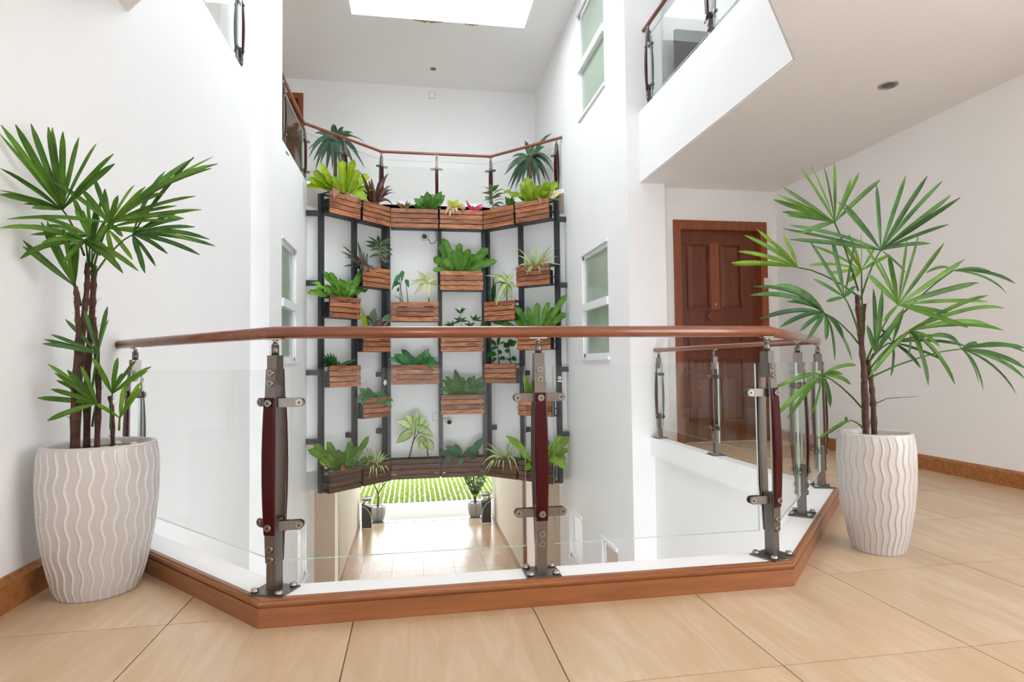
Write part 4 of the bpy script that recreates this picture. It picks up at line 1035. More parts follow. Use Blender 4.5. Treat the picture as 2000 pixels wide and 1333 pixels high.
 {'name': 'shrub','label': 'small dense dark-green bush in planter just below the handrail','cat': 'plant','mat': 'green_dark','base': (-1.04,8.164,0.829),'leaves': [((-1.028,8.175,0.816),(-0.983,8.127,0.923),0.0427,0.016),((-1.031,8.173,0.816),(-1.008,8.243,0.883),0.0445,0.018),((-1.037,8.167,0.816),(-1.017,8.086,0.851),0.0464,0.07),((-1.046,8.158,0.816),(-1.069,8.175,0.837),0.0381,0.077),((-1.056,8.148,0.816),(-1.112,8.174,0.843),0.045,0.085),((-1.063,8.14,0.816),(-1.132,8.057,0.866),0.045,0.074),((-1.068,8.136,0.816),(-1.14,7.976,0.903),0.0379,0.075),((-1.068,8.136,0.816),(-1.141,7.981,0.943),0.0406,0.059),((-1.063,8.14,0.816),(-1.146,8.154,0.983),0.045,0.064),((-1.056,8.148,0.816),(-1.102,8.096,1.005),0.0385,0.038),((-1.046,8.158,0.816),(-1.071,8.184,1.011),0.0455,0.019),((-1.037,8.167,0.816),(-1.041,8.276,0.998),0.0379,0.019),((-1.031,8.173,0.816),(-1.01,8.263,0.966),0.0431,0.065),((-1.028,8.175,0.816),(-0.997,8.245,0.924),0.0395,0.013),((-1.039,8.165,0.816),(-1.038,8.187,0.915),0.0457,0.026),((-1.044,8.16,0.816),(-1.065,8.225,0.883),0.0365,0.088),((-1.051,8.152,0.816),(-1.078,8.064,0.879),0.0413,0.077),((-1.057,8.146,0.816),(-1.103,8.05,0.904),0.0393,0.033),((-1.058,8.145,0.816),(-1.106,8.045,0.944),0.0419,0.058),((-1.054,8.15,0.816),(-1.087,8.052,0.976),0.036,0.057),((-1.046,8.158,0.816),(-1.057,8.082,0.982),0.0427,0.076),((-1.04,8.164,0.816),(-1.048,8.224,0.96),0.041,0.07),((-1.039,8.165,0.816),(-1.033,8.156,0.919),0.0414,0.088),((-1.014,8.19,0.815),(-0.929,8.225,0.869),0.0364,0.029),((-1.002,8.202,0.815),(-0.878,8.239,0.854),0.0425,0.1),((-0.993,8.21,0.815),(-0.824,8.37,0.875),0.0363,0.023),((-0.993,8.21,0.815),(-0.776,8.43,0.86),0.0457,0.019),((-0.993,8.21,0.815),(-0.736,8.442,0.923),0.044,0.062),((-1.049,8.155,0.816),(-1.07,8.21,0.893),0.0388,0.074),((-1.007,8.196,0.815),(-0.962,8.282,0.898),0.0411,0.046),((-1.064,8.14,0.816),(-1.106,8.144,0.91),0.0335,0.016),((-1.062,8.142,0.816),(-1.103,8.178,0.907),0.0392,0.083),((-1.026,8.178,0.816),(-1.012,8.265,0.927),0.0372,0.092),((-1.043,8.16,0.816),(-1.046,8.14,0.923),0.0391,0.035),((-1.02,8.183,0.815),(-0.982,8.139,0.916),0.0404,0.03),((-1.069,8.134,0.816),(-1.105,8.029,0.89),0.0332,0.043),((-1.075,8.129,0.816),(-1.123,8.053,0.941),0.0375,0.064)],'stems': [],'extra': [],'shape': 'oval','fold': 0.25,'ruffle': 0,'pot': True},
 {'name': 'peace_lily','label': 'flat broad-leaved green plant left of the centre post below handrail','cat': 'plant','mat': 'green_blue','base': (0.065,8.88,0.828),'leaves': [((0.007,8.88,0.814),(-0.164,8.961,1.065),0.1052,0.217),((0.041,8.88,0.814),(-0.031,8.923,0.875),0.1206,0.162),((0.007,8.88,0.814),(-0.163,8.829,0.816),0.1311,0.174),((-0.041,8.88,0.815),(-0.352,8.822,0.915),0.1099,0.243),((0.106,8.88,0.813),(0.235,8.926,1.069),0.113,0.163),((0.13,8.88,0.813),(0.324,8.815,0.923),0.132,0.206),((0.143,8.88,0.813),(0.379,8.901,0.847),0.116,0.246),((0.126,8.88,0.813),(0.304,8.705,0.759),0.1106,0.488),((0.113,8.88,0.813),(0.259,8.863,0.999),0.1351,0.187),((-0.02,8.88,0.815),(-0.271,8.808,0.988),0.1066,0.196),((0.083,8.88,0.813),(0.139,8.837,1.0),0.1095,0.226),((0.065,8.88,0.813),(0.065,8.887,0.949),0.1324,0.206),((0.029,8.88,0.814),(-0.076,8.952,0.966),0.1306,0.201),((0.096,8.88,0.813),(0.191,8.878,0.91),0.1284,0.225),((0.117,8.88,0.813),(0.196,8.825,0.887),0.1121,0.204),((0.097,8.88,0.813),(0.146,8.896,0.93),0.1149,0.172),((0.126,8.88,0.813),(0.218,8.795,0.918),0.1097,0.18)],'stems': [],'extra': [],'shape': 'oval','fold': 0.25,'ruffle': 0,'pot': True},
 {'name': 'rubber_plant','label': 'dark glossy rubber plant with upright stems beneath the handrail','cat': 'plant','mat': 'green_dark','base': (1.273,8.69,0.837),'leaves': [((1.222,8.741,1.102),(1.088,8.88,1.207),0.0818,0.101),((1.236,8.728,1.116),(1.263,8.592,1.216),0.0852,0.154),((1.249,8.714,1.116),(1.326,8.569,1.133),0.0832,0.092),((1.221,8.742,0.966),(1.074,8.909,0.977),0.0948,0.097),((1.235,8.729,0.996),(1.304,8.731,1.01),0.077,0.091),((1.247,8.716,0.92),(1.312,8.547,0.888),0.0959,0.087),((1.221,8.743,0.905),(1.158,8.855,0.861),0.0818,0.107),((1.381,8.583,1.096),(1.406,8.455,1.18),0.0965,0.113),((1.387,8.576,1.096),(1.492,8.569,1.154),0.0936,0.131),((1.367,8.597,0.992),(1.339,8.609,1.052),0.0904,0.132),((1.417,8.546,0.887),(1.485,8.586,0.924),0.0821,0.096),((1.391,8.572,0.872),(1.355,8.723,0.919),0.0935,0.137),((1.235,8.728,1.071),(1.139,8.81,1.044),0.077,0.1),((1.374,8.59,1.066),(1.324,8.706,1.13),0.0833,0.134)],'stems': [((1.253,8.71,0.822),(1.236,8.728,1.116),0.007),((1.404,8.56,0.82),(1.381,8.583,1.096),0.007)],'extra': [],'shape': 'oval','fold': 0.25,'ruffle': 0,'pot': True},
 {'name': 'peace_lily','label': 'green peace lily with one white flower spilling over its planter','cat': 'plant','mat': 'green_blue','base': (-0.512,8.691,0.35),'leaves': [((-0.57,8.633,0.341),(-0.732,8.386,0.532),0.0904,0.116),((-0.543,8.661,0.338),(-0.629,8.505,0.533),0.1033,0.162),((-0.575,8.628,0.341),(-0.739,8.23,0.327),0.1009,0.428),((-0.562,8.642,0.34),(-0.688,8.262,0.297),0.1069,0.431),((-0.514,8.69,0.336),(-0.519,8.686,0.466),0.0917,0.122),((-0.521,8.683,0.337),(-0.548,8.693,0.358),0.1014,0.173),((-0.506,8.698,0.335),(-0.472,8.483,0.312),0.0996,0.427),((-0.485,8.718,0.334),(-0.393,8.568,0.284),0.0917,0.393),((-0.462,8.742,0.332),(-0.297,8.624,0.234),0.0905,0.39),((-0.457,8.747,0.331),(-0.288,9.005,0.312),0.1049,0.149),((-0.484,8.72,0.334),(-0.399,8.855,0.427),0.1142,0.183),((-0.534,8.67,0.338),(-0.6,8.641,0.448),0.1109,0.155),((-0.494,8.709,0.334),(-0.472,8.831,0.427),0.1019,0.171),((-0.508,8.695,0.336),(-0.496,8.595,0.419),0.0829,0.128)],'stems': [((-0.452,8.752,0.338),(-0.396,8.808,0.554),0.004)],'extra': [((-0.396,8.808,0.54),(-0.389,8.815,0.628),0.0523,0.1,'flower','oval')],'shape': 'oval','fold': 0.25,'ruffle': 0,'pot': True},
 {'name': 'peace_lily','label': 'dense dark-green leafy clump in planter behind the middle glass','cat': 'plant','mat': 'green_deep','base': (0.736,8.88,0.388),'leaves': [((0.704,8.88,0.374),(0.611,8.878,0.761),0.1167,0.108),((0.657,8.88,0.375),(0.42,8.852,0.614),0.1032,0.129),((0.672,8.88,0.375),(0.483,8.906,0.657),0.1152,0.15),((0.733,8.88,0.373),(0.725,8.895,0.653),0.1196,0.131),((0.763,8.88,0.373),(0.845,8.88,0.652),0.0947,0.134),((0.78,8.88,0.372),(0.917,8.912,0.665),0.0993,0.133),((0.807,8.88,0.372),(1.021,8.877,0.649),0.1048,0.087),((0.82,8.88,0.372),(1.074,8.885,0.48),0.1186,0.071),((0.651,8.88,0.375),(0.395,8.82,0.488),0.1001,0.149),((0.789,8.88,0.372),(0.951,8.879,0.491),0.1156,0.087),((0.687,8.88,0.374),(0.538,8.826,0.597),0.0925,0.112),((0.719,8.88,0.374),(0.665,8.827,0.535),0.1071,0.105),((0.753,8.88,0.373),(0.802,8.832,0.586),0.0975,0.139),((0.772,8.88,0.373),(0.886,8.92,0.475),0.1008,0.112),((0.81,8.88,0.372),(1.039,8.906,0.557),0.1185,0.104),((0.7,8.88,0.374),(0.597,8.91,0.663),0.1052,0.093),((0.742,8.88,0.373),(0.765,8.93,0.53),0.1056,0.136),((0.795,8.88,0.372),(0.981,8.941,0.587),0.1142,0.081),((0.67,8.88,0.375),(0.469,8.797,0.555),0.1095,0.13),((0.821,8.88,0.372),(0.953,8.904,0.501),0.0972,0.109),((0.732,8.88,0.373),(0.73,8.92,0.551),0.0854,0.146),((0.663,8.88,0.375),(0.557,8.92,0.49),0.0983,0.129),((0.745,8.88,0.373),(0.763,8.917,0.573),0.0805,0.075),((0.652,8.88,0.375),(0.53,8.914,0.527),0.0806,0.144),((0.698,8.88,0.374),(0.644,8.908,0.617),0.0817,0.086)],'stems': [],'extra': [],'shape': 'oval','fold': 0.25,'ruffle': 0.15,'pot': True},
 {'name': 'pothos','label': 'light-green pothos showing on both sides of the middle railing post','cat': 'plant','mat': 'lime_mid','base': (1.676,8.288,0.363),'leaves': [((1.643,8.32,0.347),(1.534,8.333,0.696),0.0668,0.114),((1.643,8.32,0.347),(1.545,8.397,0.629),0.0662,0.142),((1.656,8.308,0.348),(1.597,8.367,0.484),0.059,0.087),((1.656,8.308,0.348),(1.61,8.43,0.569),0.0588,0.127),((1.714,8.25,0.35),(1.81,8.051,0.576),0.0725,0.113),((1.714,8.25,0.35),(1.827,8.135,0.489),0.0671,0.147),((1.707,8.256,0.35),(1.794,8.106,0.596),0.06,0.132),((1.712,8.252,0.35),(1.828,8.171,0.423),0.0674,0.099),((1.652,8.311,0.348),(1.573,8.323,0.435),0.0712,0.093),((1.678,8.285,0.349),(1.698,8.307,0.636),0.0629,0.086),((1.691,8.273,0.349),(1.741,8.238,0.551),0.0581,0.091),((1.666,8.297,0.348),(1.622,8.227,0.589),0.0659,0.099),((1.688,8.276,0.349),(1.707,8.15,0.448),0.0592,0.114),((1.688,8.276,0.349),(1.698,8.209,0.504),0.0509,0.167),((1.642,8.322,0.347),(1.598,8.399,0.544),0.0501,0.154),((1.678,8.285,0.349),(1.7,8.354,0.511),0.0577,0.143),((1.672,8.292,0.348),(1.662,8.26,0.543),0.0519,0.161),((1.723,8.241,0.35),(1.789,8.149,0.438),0.0585,0.118),((1.697,8.267,0.349),(1.723,8.199,0.46),0.0567,0.123)],'stems': [],'extra': [],'shape': 'oval','fold': 0.25,'ruffle': 0,'pot': True},
 {'name': 'birds_nest_fern','label': "bird's nest fern with a browned leaf in the bottom-left planter",'cat': 'fern','mat': 'green_mid','base': (-0.912,8.292,-0.537),'leaves': [((-0.96,8.243,-0.54),(-1.093,8.027,-0.144),0.0946,0.096),((-0.963,8.24,-0.54),(-1.122,8.15,-0.292),0.074,0.16),((-0.929,8.274,-0.547),(-0.987,8.262,-0.272),0.0769,0.145),((-0.924,8.28,-0.548),(-0.953,8.198,-0.385),0.0863,0.109),((-0.891,8.313,-0.555),(-0.823,8.341,-0.186),0.0958,0.149),((-0.838,8.366,-0.566),(-0.6,8.52,-0.139),0.0789,0.109),((-0.865,8.338,-0.56),(-0.729,8.573,-0.268),0.0932,0.157),((-0.874,8.329,-0.559),(-0.763,8.491,-0.403),0.0872,0.164),((-0.826,8.378,-0.569),(-0.551,8.602,-0.448),0.087,0.134),((-0.985,8.218,-0.535),(-1.204,8.053,-0.38),0.089,0.109),((-0.962,8.242,-0.54),(-1.121,8.184,-0.47),0.0741,0.102),((-1.014,8.189,-0.529),(-1.299,7.857,-0.205),0.0885,0.126),((-0.998,8.205,-0.532),(-1.247,7.963,-0.15),0.0914,0.085),((-0.937,8.267,-0.545),(-1.014,8.215,-0.278),0.0817,0.155),((-0.885,8.319,-0.556),(-0.802,8.399,-0.449),0.0962,0.13),((-0.91,8.294,-0.551),(-0.894,8.18,-0.288),0.0681,0.153),((-0.995,8.209,-0.533),(-1.098,7.954,-0.275),0.0818,0.155),((-0.954,8.249,-0.542),(-1.009,8.116,-0.389),0.0694,0.149),((-1.009,8.195,-0.53),(-1.136,7.954,-0.236),0.0864,0.149),((-0.948,8.255,-0.543),(-0.999,8.167,-0.448),0.0801,0.129),((-0.951,8.253,-0.542),(-1.017,8.267,-0.306),0.0827,0.086)],'stems': [],'extra': [((-0.959,8.245,-0.514),(-0.882,8.081,-0.535),0.0869,0.25,'rust','oval'),((-1.069,8.135,-0.477),(-1.181,8.023,-0.389),0.0869,0.1,'yellowgreen','strap')],'shape': 'strap','fold': 0.25,'ruffle': 0.25,'pot': True},
 {'name': 'spider_plant','label': 'striped spider plant hanging over the bottom planter second from left','cat': 'plant','mat': 'striped','base': (-0.528,8.675,-0.546),'leaves': [((-0.563,8.641,-0.554),(-0.665,8.547,-0.253),0.0322,0.169),((-0.546,8.657,-0.557),(-0.597,8.558,-0.306),0.0317,0.234),((-0.526,8.677,-0.561),(-0.514,8.566,-0.317),0.0319,0.247),((-0.488,8.715,-0.569),(-0.345,8.895,-0.449),0.0317,0.189),((-0.488,8.715,-0.569),(-0.257,8.845,-0.584),0.0353,0.181),((-0.488,8.715,-0.569),(-0.322,8.63,-0.675),0.0315,0.466),((-0.497,8.707,-0.567),(-0.388,8.537,-0.67),0.036,0.462),((-0.523,8.68,-0.562),(-0.495,8.451,-0.72),0.0386,0.454),((-0.548,8.656,-0.557),(-0.589,8.343,-0.703),0.0336,0.438),((-0.556,8.647,-0.555),(-0.622,8.336,-0.529),0.0366,0.456),((-0.51,8.694,-0.564),(-0.453,8.734,-0.371),0.0368,0.207),((-0.52,8.684,-0.562),(-0.48,8.451,-0.568),0.0383,0.435),((-0.568,8.636,-0.553),(-0.723,8.419,-0.31),0.0302,0.166),((-0.497,8.707,-0.567),(-0.397,8.762,-0.406),0.0347,0.178),((-0.488,8.715,-0.569),(-0.319,8.96,-0.526),0.036,0.227),((-0.536,8.667,-0.559),(-0.545,8.391,-0.665),0.0381,0.495),((-0.508,8.695,-0.565),(-0.435,8.502,-0.634),0.0312,0.414),((-0.488,8.715,-0.569),(-0.425,8.832,-0.478),0.0304,0.167),((-0.55,8.654,-0.556),(-0.585,8.66,-0.385),0.0313,0.175)],'stems': [],'extra': [],'shape': 'blade','fold': 0.25,'ruffle': 0,'pot': True},
 {'name': 'dieffenbachia','label': 'tall pale dieffenbachia with wide leaves in the bottom centre-left planter','cat': 'plant','mat': 'pale_green','base': (-0.009,8.88,-0.533),'leaves': [((0.03,8.88,-0.082),(0.061,8.875,0.156),0.1185,0.125),((0.023,8.88,-0.082),(-0.101,8.874,0.115),0.1077,0.153),((0.015,8.88,-0.096),(-0.252,8.865,0.024),0.1109,0.136),((0.015,8.88,-0.111),(-0.11,8.845,-0.148),0.1089,0.132),((0.008,8.88,-0.126),(-0.24,8.793,-0.292),0.1351,0.131),((0.037,8.88,-0.082),(0.178,8.835,0.06),0.1358,0.132),((0.045,8.88,-0.097),(0.183,8.792,-0.107),0.1287,0.085),((0.045,8.88,-0.097),(0.291,8.837,-0.204),0.1236,0.139),((0.037,8.88,-0.089),(0.232,8.953,-0.035),0.1318,0.096),((0.184,8.88,-0.25),(0.044,8.884,-0.283),0.108,0.143),((0.192,8.88,-0.25),(0.29,8.863,-0.43),0.1264,0.086),((0.184,8.88,-0.265),(0.206,8.874,-0.384),0.1191,0.084),((0.184,8.88,-0.265),(0.095,8.903,-0.414),0.1372,0.147)],'stems': [((-0.068,8.88,-0.546),(0.014,8.88,-0.23),0.011),((0.014,8.88,-0.23),(0.037,8.88,-0.082),0.009),((-0.015,8.88,-0.303),(0.111,8.88,-0.099),0.007),((0.219,8.88,-0.556),(0.184,8.88,-0.25),0.01)],'extra': [],'shape': 'oval','fold': 0.25,'ruffle': 0,'pot': True},
 {'name': 'hosta','label': 'blue-green broad-leaved plant in the bottom planter right of centre','cat': 'plant','mat': 'bluegreen','base': (0.728,8.88,-0.553),'leaves': [((0.638,8.88,-0.565),(0.366,8.807,-0.454),0.1185,0.212),((0.654,8.88,-0.565),(0.422,8.688,-0.607),0.1114,0.418),((0.694,8.88,-0.567),(0.598,8.936,-0.346),0.11,0.217),((0.713,8.88,-0.568),(0.652,8.681,-0.622),0.1291,0.411),((0.764,8.88,-0.57),(0.881,8.949,-0.387),0.1145,0.167),((0.774,8.88,-0.57),(0.892,8.7,-0.554),0.1091,0.415),((0.808,8.88,-0.571),(1.056,8.93,-0.269),0.1132,0.208),((0.663,8.88,-0.566),(0.47,8.855,-0.361),0.1222,0.225),((0.745,8.88,-0.569),(0.799,8.899,-0.453),0.0993,0.205),((0.787,8.88,-0.57),(0.97,8.932,-0.479),0.1079,0.244),((0.681,8.88,-0.566),(0.543,8.91,-0.461),0.1224,0.164),((0.784,8.88,-0.57),(0.876,8.959,-0.471),0.0917,0.202)],'stems': [],'extra': [],'shape': 'oval','fold': 0.25,'ruffle': 0,'pot': True},
 {'name': 'spider_plant','label': 'striped spider plant over the bottom planter left of middle railing post','cat': 'plant','mat': 'striped','base': (1.306,8.658,-0.518),'leaves': [((1.266,8.697,-0.538),(1.078,8.827,-0.333),0.0373,0.19),((1.266,8.697,-0.538),(1.007,8.85,-0.416),0.0373,0.238),((1.266,8.697,-0.538),(0.988,8.699,-0.616),0.0358,0.488),((1.266,8.697,-0.538),(1.014,8.677,-0.731),0.0363,0.465),((1.266,8.697,-0.538),(1.051,8.643,-0.742),0.0317,0.501),((1.273,8.691,-0.537),(1.143,8.573,-0.653),0.0339,0.455),((1.284,8.68,-0.536),(1.182,8.506,-0.665),0.035,0.465),((1.301,8.663,-0.534),(1.248,8.434,-0.713),0.0314,0.48),((1.325,8.638,-0.531),(1.387,8.583,-0.275),0.0319,0.197),((1.342,8.622,-0.529),(1.452,8.523,-0.313),0.0304,0.19),((1.345,8.619,-0.529),(1.488,8.481,-0.396),0.0338,0.206),((1.329,8.635,-0.53),(1.358,8.345,-0.673),0.0371,0.464),((1.345,8.619,-0.529),(1.45,8.248,-0.695),0.0331,0.5),((1.314,8.65,-0.532),(1.332,8.568,-0.3),0.0351,0.19),((1.266,8.697,-0.538),(1.143,8.843,-0.473),0.035,0.239),((1.289,8.674,-0.535),(1.236,8.679,-0.363),0.0382,0.257),((1.278,8.686,-0.536),(1.164,8.556,-0.549),0.0303,0.5),((1.334,8.63,-0.53),(1.401,8.45,-0.425),0.0365,0.243)],'stems': [],'extra': [],'shape': 'blade','fold': 0.25,'ruffle': 0,'pot': True},
 {'name': 'birds_nest_fern','label': "bright green bird's nest fern behind the middle railing post at bottom",'cat': 'fern','mat': 'lime_mid','base': (1.726,8.237,-0.555),'leaves': [((1.628,8.335,-0.582),(1.324,8.602,-0.194),0.0918,0.11),((1.647,8.317,-0.579),(1.412,8.592,-0.24),0.0809,0.131),((1.635,8.328,-0.581),(1.367,8.689,-0.607),0.0839,0.182),((1.688,8.275,-0.574),(1.531,8.171,-0.635),0.0862,0.392),((1.755,8.209,-0.566),(1.844,8.125,-0.218),0.0833,0.135),((1.794,8.169,-0.561),(2.005,7.995,-0.155),0.0897,0.176),((1.816,8.148,-0.558),(2.061,7.813,-0.166),0.0995,0.166),((1.813,8.151,-0.559),(2.082,7.954,-0.33),0.0823,0.129),((1.808,8.155,-0.559),(2.062,7.969,-0.463),0.105,0.15),((1.805,8.158,-0.56),(1.978,7.706,-0.559),0.1047,0.379),((1.752,8.212,-0.566),(1.838,8.184,-0.558),0.0941,0.107),((1.67,8.294,-0.577),(1.494,8.436,-0.426),0.0848,0.13),((1.72,8.244,-0.57),(1.721,8.336,-0.262),0.0843,0.1),((1.776,8.188,-0.563),(1.914,7.997,-0.295),0.0967,0.133),((1.804,8.159,-0.56),(1.93,8.074,-0.285),0.0792,0.174),((1.754,8.209,-0.566),(1.792,8.129,-0.322),0.0814,0.181),((1.79,8.174,-0.562),(1.888,8.086,-0.358),0.0878,0.147),((1.808,8.156,-0.559),(1.941,8.076,-0.389),0.0785,0.188)],'stems': [],'extra': [],'shape': 'strap','fold': 0.25,'ruffle': 0.12,'pot': True},
 {'name': 'dracaena','label': 'drooping dark dracaena behind the upper glass railing at right','cat': 'plant','mat': 'dracaena','base': (1.852,9.158,4.107),'leaves': [((1.824,9.186,4.098),(1.46,9.344,3.847),0.0846,0.266),((1.824,9.186,4.098),(1.544,9.712,4.061),0.09,0.231),((1.824,9.186,4.098),(1.556,9.647,3.749),0.0706,0.248),((1.824,9.186,4.098),(1.591,9.656,3.676),0.0778,0.209),((1.824,9.186,4.098),(1.575,9.292,4.132),0.0733,0.28),((1.824,9.186,4.098),(1.66,9.504,3.66),0.0728,0.269),((1.824,9.186,4.098),(1.644,9.547,3.85),0.0868,0.218),((1.824,9.186,4.098),(1.7,9.392,3.746),0.0875,0.26),((1.833,9.177,4.096),(1.793,9.304,4.404),0.0783,0.29),((1.862,9.148,4.087),(1.932,9.288,4.38),0.0689,0.234),((1.879,9.131,4.082),(2.11,8.759,4.335),0.0786,0.234),((1.879,9.131,4.082),(2.11,8.663,3.705),0.0818,0.263),((1.879,9.131,4.082),(2.11,8.721,3.849),0.0856,0.289),((1.879,9.131,4.082),(2.102,8.874,3.605),0.0698,0.208),((1.879,9.131,4.082),(2.09,9.17,3.743),0.0803,0.289),((1.879,9.131,4.082),(1.953,8.898,3.463),0.0779,0.238),((1.867,9.143,4.086),(1.919,9.156,3.577),0.0771,0.288),((1.841,9.169,4.094),(1.817,9.276,3.765),0.0726,0.274),((1.879,9.131,4.082),(2.089,9.17,4.278),0.0725,0.272),((1.824,9.186,4.098),(1.698,9.11,3.644),0.0855,0.284),((1.876,9.134,4.083),(1.918,8.946,3.684),0.0748,0.249),((1.879,9.131,4.082),(2.036,8.739,3.938),0.0787,0.259),((1.824,9.186,4.098),(1.685,9.427,4.033),0.0901,0.244),((1.849,9.162,4.091),(1.87,9.363,3.677),0.0787,0.228)],'stems': [],'extra': [],'shape': 'lance','fold': 0.25,'ruffle': 0,'pot': False},
 {'name': 'dracaena','label': 'drooping dark dracaena behind the upper glass railing at left','cat': 'plant','mat': 'dracaena','base': (-1.124,9.126,4.238),'leaves': [((-1.15,9.1,4.212),(-1.413,8.564,3.736),0.0818,0.284),((-1.15,9.1,4.212),(-1.415,8.969,3.823),0.085,0.266),((-1.15,9.1,4.212),(-1.412,9.063,4.269),0.0993,0.26),((-1.15,9.1,4.212),(-1.335,8.635,3.575),0.0887,0.274),((-1.15,9.1,4.212),(-1.491,8.951,3.972),0.0835,0.24),((-1.13,9.12,4.22),(-1.168,9.244,4.493),0.1025,0.287),((-1.097,9.153,4.234),(-0.998,9.061,4.39),0.0862,0.289),((-1.097,9.153,4.234),(-0.854,9.435,4.369),0.0864,0.254),((-1.15,9.1,4.212),(-1.265,9.183,3.709),0.0896,0.258),((-1.134,9.116,4.219),(-1.131,8.837,3.664),0.0888,0.214),((-1.097,9.153,4.234),(-0.688,9.492,4.293),0.095,0.28),((-1.097,9.153,4.234),(-0.747,9.739,4.006),0.1003,0.234),((-1.097,9.153,4.234),(-0.869,9.414,3.887),0.0847,0.274),((-1.15,9.1,4.212),(-1.332,9.041,3.798),0.0815,0.266),((-1.097,9.153,4.234),(-0.961,9.341,3.93),0.0946,0.279),((-1.107,9.143,4.23),(-1.042,9.052,3.753),0.0971,0.229),((-1.148,9.102,4.212),(-1.25,9.237,4.039),0.1003,0.24),((-1.097,9.153,4.234),(-0.82,9.485,4.146),0.0899,0.237),((-1.15,9.1,4.212),(-1.435,9.001,4.061),0.1007,0.274),((-1.097,9.153,4.234),(-0.883,9.329,4.407),0.0859,0.25),((-1.112,9.138,4.228),(-1.049,8.932,3.804),0.0868,0.252)],'stems': [],'extra': [],'shape': 'lance','fold': 0.25,'ruffle': 0,'pot': False},
]
